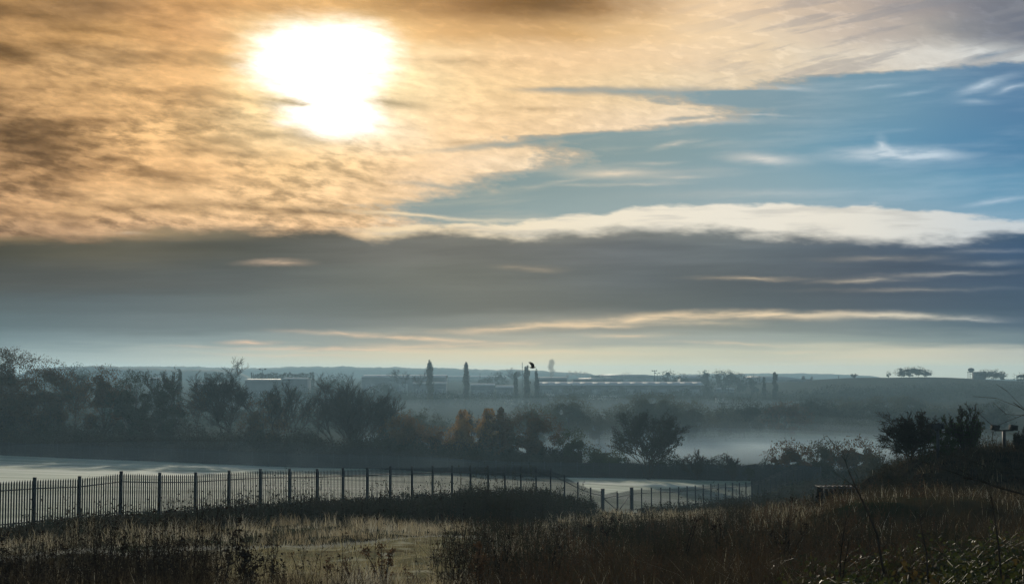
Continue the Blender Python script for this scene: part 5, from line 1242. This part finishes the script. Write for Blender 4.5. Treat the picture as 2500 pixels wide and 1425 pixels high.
# ------------------------------------------------------------------ single dead weeds that stand out
def dead_weed(i, label, p_, Y, top, seed, bushy=1.0, leaf=.06, m=M_WEEDDARK, nleaf=90, name='dead_weed', cat='weed', group='tall dead weeds at the bottom edge'):
    r = np.random.default_rng(seed); X = (p_ - CX) / F * Y; z = float(surf(np.array([X]), np.array([Y]))[0]) - .03; H = max(CAM_Z + st(p_, top)[1] * Y - z, .3)
    t = thing(name, label, cat, (X, Y, z), group)
    P0, P1, R0, R1, tips = [], [], [], [], []
    ns = max(1, int(round(bushy * 2)))
    for s in range(ns):
        d = np.array([r.normal() * .10 * (1 + .6 * (s > 0)), r.normal() * .10, 1.0]); q = np.array([r.normal() * .03, r.normal() * .03, 0]); h = H * (1 if s == 0 else r.uniform(.45, .95)); n = 7
        for j in range(n):
            d = d + np.array([r.normal() * .09, r.normal() * .09, 0]); q1 = q + d * h / n; ra = .013 * (1 - .7 * j / n)
            P0.append(q); P1.append(q1); R0.append(ra); R1.append(ra * .85)
            if j >= 1:
                for _ in range(int(r.integers(0, 3))):
                    a = r.uniform(0, 6.28); l = r.uniform(.08, .26) * H * (1 - .4 * j / n); e = q1 + np.array([math.cos(a) * l * .6, math.sin(a) * l * .6, l * r.uniform(.1, .8)])
                    P0.append(q1); P1.append(e); R0.append(.005); R1.append(.003); tips += [e] * 3 + [(q1 + e) / 2]
            tips.append(q1); q = q1
        tips += [q] * 4
    g = Geo(); g.tubes(P0, P1, R0, R1, 4); g.build('stem', M_WEEDDARK, t)
    tips = np.array(tips); k = r.integers(0, len(tips), int(nleaf * bushy)); P = tips[k] + r.normal(size=(len(k), 3)) * np.array([.03, .03, .035]); P[:, 2] = np.maximum(P[:, 2], .03)
    g = Geo(); g.leaves(P, r.uniform(.5, 1.3, len(k)) * leaf, .55, up=-.4, r=r); g.build('leaves', m, t)
    return t
WEEDS = [
    (612, 24.5, 1262, 'bushiest dark weed, standing above all others at the bottom left', 3.2, .08, M_WEEDDARK, 150), (20, 25, 1318, 'dark leafy weed in the bottom left corner', 2.2, .07, M_WEEDDARK, 120), (122, 25.5, 1305, 'tall thin weed second from the left edge', 1.0, .06, M_WEEDDARK, 70),
    (222, 24.6, 1296, 'tall single stalk with drooping leaves at its tip, left of the forked pair', 1.0, .07, M_WEEDDARK, 60), (288, 25.2, 1306, 'weed with a nodding top left of the widest path view', 1.4, .07, M_WEEDDARK, 90),
    (358, 24.2, 1312, 'weed with hooked leaves midway along the bottom left', 1.3, .07, M_WEEDDARK, 80), (405, 25.8, 1318, 'weed whose leaf sprays fan out on both sides', 1.6, .07, M_WEEDDARK, 90), (438, 24.4, 1330, 'dense low weed right of the fanned one', 2.0, .06, M_WEEDDARK, 100),
    (492, 24.0, 1302, 'straight thin weed left of the bushiest one', 1.0, .05, M_WEEDDARK, 60), (540, 24.8, 1320, 'leaning weed hugging the bushiest one from the left', 1.5, .06, M_WEEDDARK, 80), (668, 25.6, 1322, 'thin weed just right of the bushiest one', 1.2, .05, M_WEEDDARK, 70),
    (700, 24.5, 1372, 'short curled weed at the edge of the pale grass', 1.6, .07, M_WEEDDARK, 80), (736, 27, 1345, 'fine stalk rising alone from the pale grass', .7, .04, M_WEED, 50), (765, 27, 1352, 'fine stalk paired with the lone one in the pale grass', .7, .04, M_WEED, 50),
    (815, 24.3, 1368, 'spiky brown dock leaning left in the pale grass', 1.6, .05, M_WEED, 150), (870, 24.0, 1365, 'spiky brown dock, second in the pale grass', 2.0, .05, M_WEED, 170), (938, 23.8, 1335, 'tallest spiky dock, dead centre of the pale grass', 2.6, .055, M_WEED, 220), (1000, 25.5, 1392, 'low brown weed right of the tallest dock', 1.2, .05, M_WEED, 70),
    (1168, 24.2, 1330, 'brown dock fanning its stems at the left edge of the red weeds', 2.4, .055, M_WEED, 210), (1225, 25.0, 1308, 'tall dark stalk among the red weeds, left of centre', 1.4, .05, M_WEEDDARK, 90), (1355, 27, 1288, 'tall dark stalk rising in the middle of the red weeds', 1.2, .05, M_WEEDDARK, 90),
    (1470, 40, 1256, 'dark stalk clump below the gate', 2.2, .07, M_WEEDDARK, 130), (1662, 27, 1262, 'tall lean stalk right of the gate line', 1.0, .05, M_WEEDDARK, 80), (1748, 30, 1270, 'crooked stalk left of the dark hollow', 1.2, .06, M_WEEDDARK, 80), (2056, 19, 1268, 'thin stalk with small seed heads before the brambles', .8, .035, M_WEED, 60),
    (1912, 26, 1222, 'dark spray of stems in front of the wire cage', 1.8, .05, M_WEEDDARK, 110)]
for i, (p_, Y_, tp, lb, bu, lf_, m_, nl) in enumerate(WEEDS):
    dead_weed(i, lb, p_, Y_, tp, 400 + i, bu, lf_, m_, nl)
# bare saplings and branches
def sapling(label, pts, Y, r0, seed, twigs=10):
    r = np.random.default_rng(seed); P = np.array([np.array(at(a, b, Y + c)) for a, b, c in pts]); t = thing('bare_sapling', label, 'sapling', tuple(P[0]))
    P = P - P[0]; n = len(P); g = Geo(); g.path(P, np.linspace(r0, r0 * .3, n), 6); g.build('stem', M_TRUNK, t)
    P0, P1 = [], []
    for _ in range(twigs):
        i = int(r.integers(1, n)); f = r.random(); q = P[i - 1] + (P[i] - P[i - 1]) * f; d = P[i] - P[i - 1]; L = np.linalg.norm(P[-1]) * r.uniform(.07, .2)
        e = q + d / np.linalg.norm(d) * L * .7 + r.normal(size=3) * L * .45; P0.append(q); P1.append(e)
        P0.append(e); P1.append(e + d / np.linalg.norm(d) * L * .4 + r.normal(size=3) * L * .2)
    g = Geo(); k = len(P0); g.tubes(P0, P1, np.full(k, r0 * .28), np.full(k, r0 * .16), 3); g.build('twigs', M_TWIG, t)
    return t
sapling('leaning bare sapling crossing in front of the wire cage', [(2158, 1400, 0), (2140, 1300, 0), (2118, 1248, 0), (2090, 1190, .1), (2072, 1150, .1), (2062, 1120, .2)], 17, .016, 1)
sapling('bare branch arching in from the right edge over the bank', [(2640, 1330, 0), (2560, 1232, 0), (2500, 1206, 0), (2440, 1190, 0), (2390, 1172, 0), (2345, 1164, .2)], 15, .016, 2, 6)
sapling('twiggy sapling top poking in at the right edge above the floodlight', [(2640, 1420, 0), (2610, 1200, 0), (2570, 1090, 0), (2535, 1030, 0), (2500, 1000, 0), (2474, 982, 0)], 22, .018, 3, 8)
sapling('thin upright sapling in the dark ground below the bank', [(2266, 1425, 0), (2262, 1350, 0), (2250, 1290, 0), (2244, 1250, 0)], 17, .012, 4, 6)
sapling('dark upright sapling at the far right of the brambles', [(2445, 1425, 0), (2438, 1330, 0), (2428, 1262, 0), (2420, 1215, 0)], 15, .013, 5, 9)
# shrubs on the bank
def bank_shrub(label, p_, Y, top, wid, seed, fn, **kw):
    X = (p_ - CX) / F * Y; z = float(surf(np.array([X]), np.array([Y]))[0])
    return plant_tree('bush', label, 'bush', p_, Y, top, wid, fn, seed, base=z, **kw)
bank_shrub('half bare thorn bush at the left end of the earth bank', 2216, 62, 1006, 150, 131, bare_tree, twig=.010, stems=7, levels=4, spread=.62, up=.02, kids=(2, 2, 2, 1), fork0=0, leaf=1900, leafmat_=M_LDARK, leaf_size=.085, trunk_r=.05, leaf_low=.85)
bank_shrub('leafy bush with drooping sprays between the two floodlights', 2350, 60, 994, 96, 132, bare_tree, twig=.010, stems=8, levels=3, spread=.42, up=.05, kids=(2, 2, 2, 1), fork0=0, leaf=2600, leafmat_=M_LGREEN, leaf_size=.10, trunk_r=.04, leaf_low=.7)
bank_shrub('low dark scrub at the foot of the left floodlight', 2305, 60, 1046, 60, 133, leafy_tree, m=M_LGREEN, leaf=.09, n=1400, ragged=.3, dense=.8, **bush_kw)
bank_shrub('scrub spilling down the left slope of the bank', 2165, 58, 1135, 56, 134, leafy_tree, m=M_NETTLE, leaf=.09, n=1700, ragged=.35, dense=.8, **bush_kw)
bank_shrub('low wiry scrub right of the twin floodlight', 2488, 58, 1046, 46, 135, bare_tree, twig=.008, stems=6, levels=3, fork0=0, leaf=400, leafmat_=M_LDARK, leaf_size=.07)

# ------------------------------------------------------------------ floodlights on the bank
def floodlight(label, p_, Y, top, rz, spread):
    X = (p_ - CX) / F * Y; z = float(surf(np.array([X]), np.array([Y]))[0]) - .1; H = CAM_Z + st(p_, top)[1] * Y - z
    t = thing('floodlight', label, 'floodlight', (X, Y, z), 'floodlights on the earth bank', rz)
    g = Geo(); g.box(-.055, .055, -.055, .055, 0, H - .10); g.build('post', M_GALVD, t)
    g = Geo(); g.box(-spread, spread, -.04, .04, H - .099, H - .04); bar = g.build('crossbar', M_STEELD, t)
    for s in (-1, 1):
        g = Geo(); x = s * spread
        o_ = [(-.14, -.02), (.12, -.05), (.155, .16), (-.11, .19)]
        g.extrude([(x + a, H - .02 + b) for a, b in o_], -.19, .13); hd = g.build('lamp_head', M_STEELD, t)
        g = Geo(); q = np.array([(x - .12, .135, H + .0), (x + .11, .135, H - .03), (x + .14, .135, H + .15), (x - .09, .135, H + .18)]); g.add(np.vstack([q, q + np.array([0, .02, 0])]), [(3, 2, 1, 0), (4, 5, 6, 7), (0, 1, 5, 4), (1, 2, 6, 5), (2, 3, 7, 6), (3, 0, 4, 7)]); g.build('lens', M_GLASSD, hd)
        g = Geo(); g.beam((x, -.03, H - .07), (x, -.03, H + .02), .05, .05); g.build('bracket', M_STEELD, hd)
    return t
floodlight('twin headed floodlight clear against the mist at the right', 2446, 60, 1046, .1, .40)
floodlight('floodlight half hidden between the thorn bush and the leafy bush', 2285, 59, 1044, 1.1, .36)

# ------------------------------------------------------------------ wire cage of rubble below the bank
Yc = 54; c0 = at(2046, 1215, Yc); gz = hg1(c0.x, Yc)
t = thing('rubble_cage', 'long low wire cage of dark rubble with frosted bars on top', 'cage', (c0.x, Yc, gz - .05), rz=.12)
Hc = CAM_Z + st(2046, 1188)[1] * Yc - gz + .05; wc = 46 / F * Yc
g = Geo(); r = np.random.default_rng(9)
for _ in range(260):
    c = np.array([r.uniform(-wc * .94, wc * .94), r.uniform(-.42, .42), r.uniform(.06, Hc * .86)]); s = r.uniform(.06, .14)
    v = r.normal(size=(8, 3)) * .18 + np.array([(x, y, z) for x in (-1, 1) for y in (-1, 1) for z in (-1, 1)]); g.add(c + v * s * np.array([1, .9, .7]), [(0, 1, 3, 2), (4, 6, 7, 5), (0, 4, 5, 1), (2, 3, 7, 6), (0, 2, 6, 4), (1, 5, 7, 3)])
g.build('rubble', M_EARTH, t)
g = Geo()
for y in (-.5, -.17, .17, .5): g.beam((-wc, y, Hc + random.uniform(-.03, .03)), (wc, y, Hc + random.uniform(-.03, .05)), .035, .03)
for k in range(9):
    x = -wc + 2 * wc * k / 8; g.beam((x, -.5, Hc + .02), (x, .5, Hc + .02), .025, .025)
    for y in (-.5, .5): g.beam((x, y, 0), (x, y, Hc), .028, .028)
for z in (.25, .5): 
    for y in (-.5, .5): g.beam((-wc, y, Hc * z), (wc, y, Hc * z), .02, .02)
g.build('wire_frame', M_GALV, t)

# ------------------------------------------------------------------ the bird
b = at(1300, 897, 62); t = thing('bird', 'dark bird flying right with its wings raised above the poplar trio', 'bird', tuple(b))
def bird(t):
    V = []; F4 = []; F3 = []
    prof = [(-.235, .004, .003, 0), (-.16, .020, .012, .002), (-.10, .036, .034, .004), (-.03, .048, .050, 0), (.05, .046, .048, .004), (.11, .030, .032, .016), (.145, .027, .028, .022), (.175, .016, .016, .022), (.215, .003, .003, .018)]
    n = 10
    for x, wy, wz, dz_ in prof:
        for k in range(n): a = 2 * math.pi * k / n; V.append((x, math.cos(a) * wy, math.sin(a) * wz + dz_))
    for i in range(len(prof) - 1):
        for k in range(n): F4.append((i * n + k, i * n + (k + 1) % n, (i + 1) * n + (k + 1) % n, (i + 1) * n + k))
    g = Geo(); g.add(V, F4); g.build('body', M_BIRD, t, True)
    for s in (-1, 1):
        st_ = [(.03, .10, .035, .025), (.03, .13, .09, .11), (-.01, .13, .13, .21), (-.09, .10, .15, .29), (-.20, .03, .16, .34)]
        V = []
        for xc, ch, yy, zz in st_:
            V += [(xc + ch * .5, s * yy * .8, zz * .9), (xc, s * yy * .8, zz * .9 + .012), (xc - ch * .7, s * yy * .8, zz * .9 - .006), (xc, s * yy * .8, zz * .9 - .004)]
        q = []
        for i in range(len(st_) - 1):
            for k in range(4): q.append((i * 4 + k, i * 4 + (k + 1) % 4, (i + 1) * 4 + (k + 1) % 4, (i + 1) * 4 + k))
        q += [(0, 1, 2, 3), tuple((len(st_) - 1) * 4 + k for k in (3, 2, 1, 0))]
        g = Geo(); g.add(V, q); g.build('wing', M_BIRD, t)
    g = Geo(); V = np.array([(-.15, -.02, .003), (-.15, .02, .003), (-.30, .05, .0), (-.30, -.05, .0)]); g.add(np.vstack([V, V + np.array([0, 0, .006])]), [(3, 2, 1, 0), (4, 5, 6, 7), (0, 1, 5, 4), (1, 2, 6, 5), (2, 3, 7, 6), (3, 0, 4, 7)]); g.build('tail', M_BIRD, t)
M_BIRD = mat('dark_feathers', (0.022, 0.017, 0.013), .7, vary=(0.04, 0.03, 0.022), scale=20)
bird(t); t.rotation_euler = (.12, .06, -.25); t.scale = (.78, .78, .78)

# ------------------------------------------------------------------ the air: thin haze everywhere, and mist lying in the valley
def closed_box(name, x0, x1, y0, y1, z0, z1, m):
    g = Geo(); g.box(x0, x1, y0, y1, z0, z1); return kind(g.build(name, m), 'stuff')
zs = [v for v in ZZ.ravel()]
closed_box('haze', -1900, 1900, -40, 2300, min(zs) - 1.0, 27.5, volume_mat('haze', (.45, .755, .99), .00032, .42))
def mist_bank(label, p_, Y, wid, dep, hgt, dens, lift=0.0):
    """a low lens of mist lying on the valley floor"""
    X = (p_ - CX) / F * Y; gz = hg1(X, Y) + lift; W = wid / F * Y / 2
    nu, nv = 40, 22; V = []
    for j in range(1, nv):
        ph = math.pi * j / nv
        for i in range(nu):
            a = 2 * math.pi * i / nu; e = .8 + .35 * float(vnoise(np.array([math.cos(a) * 1.8 + 9]), np.array([math.sin(a) * 1.8 + 5]), int(p_))[0])
            V.append((math.cos(a) * W * math.sin(ph) * e, math.sin(a) * dep / 2 * math.sin(ph) * e, math.cos(ph) * hgt * (1.0 if ph < math.pi / 2 else .4)))
    V.append((0, 0, hgt)); V.append((0, 0, -hgt * .4)); n = len(V)
    q = [(j * nu + i, (j + 1) * nu + i, (j + 1) * nu + (i + 1) % nu, j * nu + (i + 1) % nu) for j in range(nv - 2) for i in range(nu)]
    tr = [(n - 2, i, (i + 1) % nu) for i in range(nu)] + [(n - 1, (nv - 2) * nu + (i + 1) % nu, (nv - 2) * nu + i) for i in range(nu)]
    g = Geo(); g.add(V, q, tr); o = g.build('mist', volume_mat('mist_%d_%d' % (int(p_), int(hgt * 10)), (.78, .92, .98) if hgt < 2.5 else (.60, .83, .98), dens, .3), loc=(X, Y, gz)); tag(o, label, 'mist'); return kind(o, 'stuff')
for i, (h_, d_, w_, dp_) in enumerate([(.9, .030, 1100, 100), (1.4, .018, 1160, 110), (2.0, .011, 1230, 120), (2.8, .0060, 1320, 130), (3.7, .0040, 1450, 145), (4.8, .0024, 1600, 160), (6.2, .0010, 1800, 190), (8.0, .0006, 2100, 240)]):
    mist_bank(['lowest and brightest layer of mist beyond the lone tree and hedge', 'second layer of mist just over the brightest one', 'third layer of mist lying over the valley meadow', 'fourth layer of mist at the height of a gate', 'middle layer of mist among the willow trunks', 'mist reaching the lowest willow branches', 'thin mist reaching the willow crowns', 'faintest and highest veil of mist in the valley'][i], 1790 - i * 20, 296 + i * 8, w_, dp_, h_, d_)
mist_bank('low mist pooled behind the rusty bush and golden trees', 1150, 330, 700, 150, 3.0, .005)
mist_bank('thin mist spread in front of the sheds', 1400, 540, 2300, 220, 7.0, .0008)
mist_bank('thin ground mist over the far side of the frosted field', 420, 205, 1700, 70, 3.2, .0022)
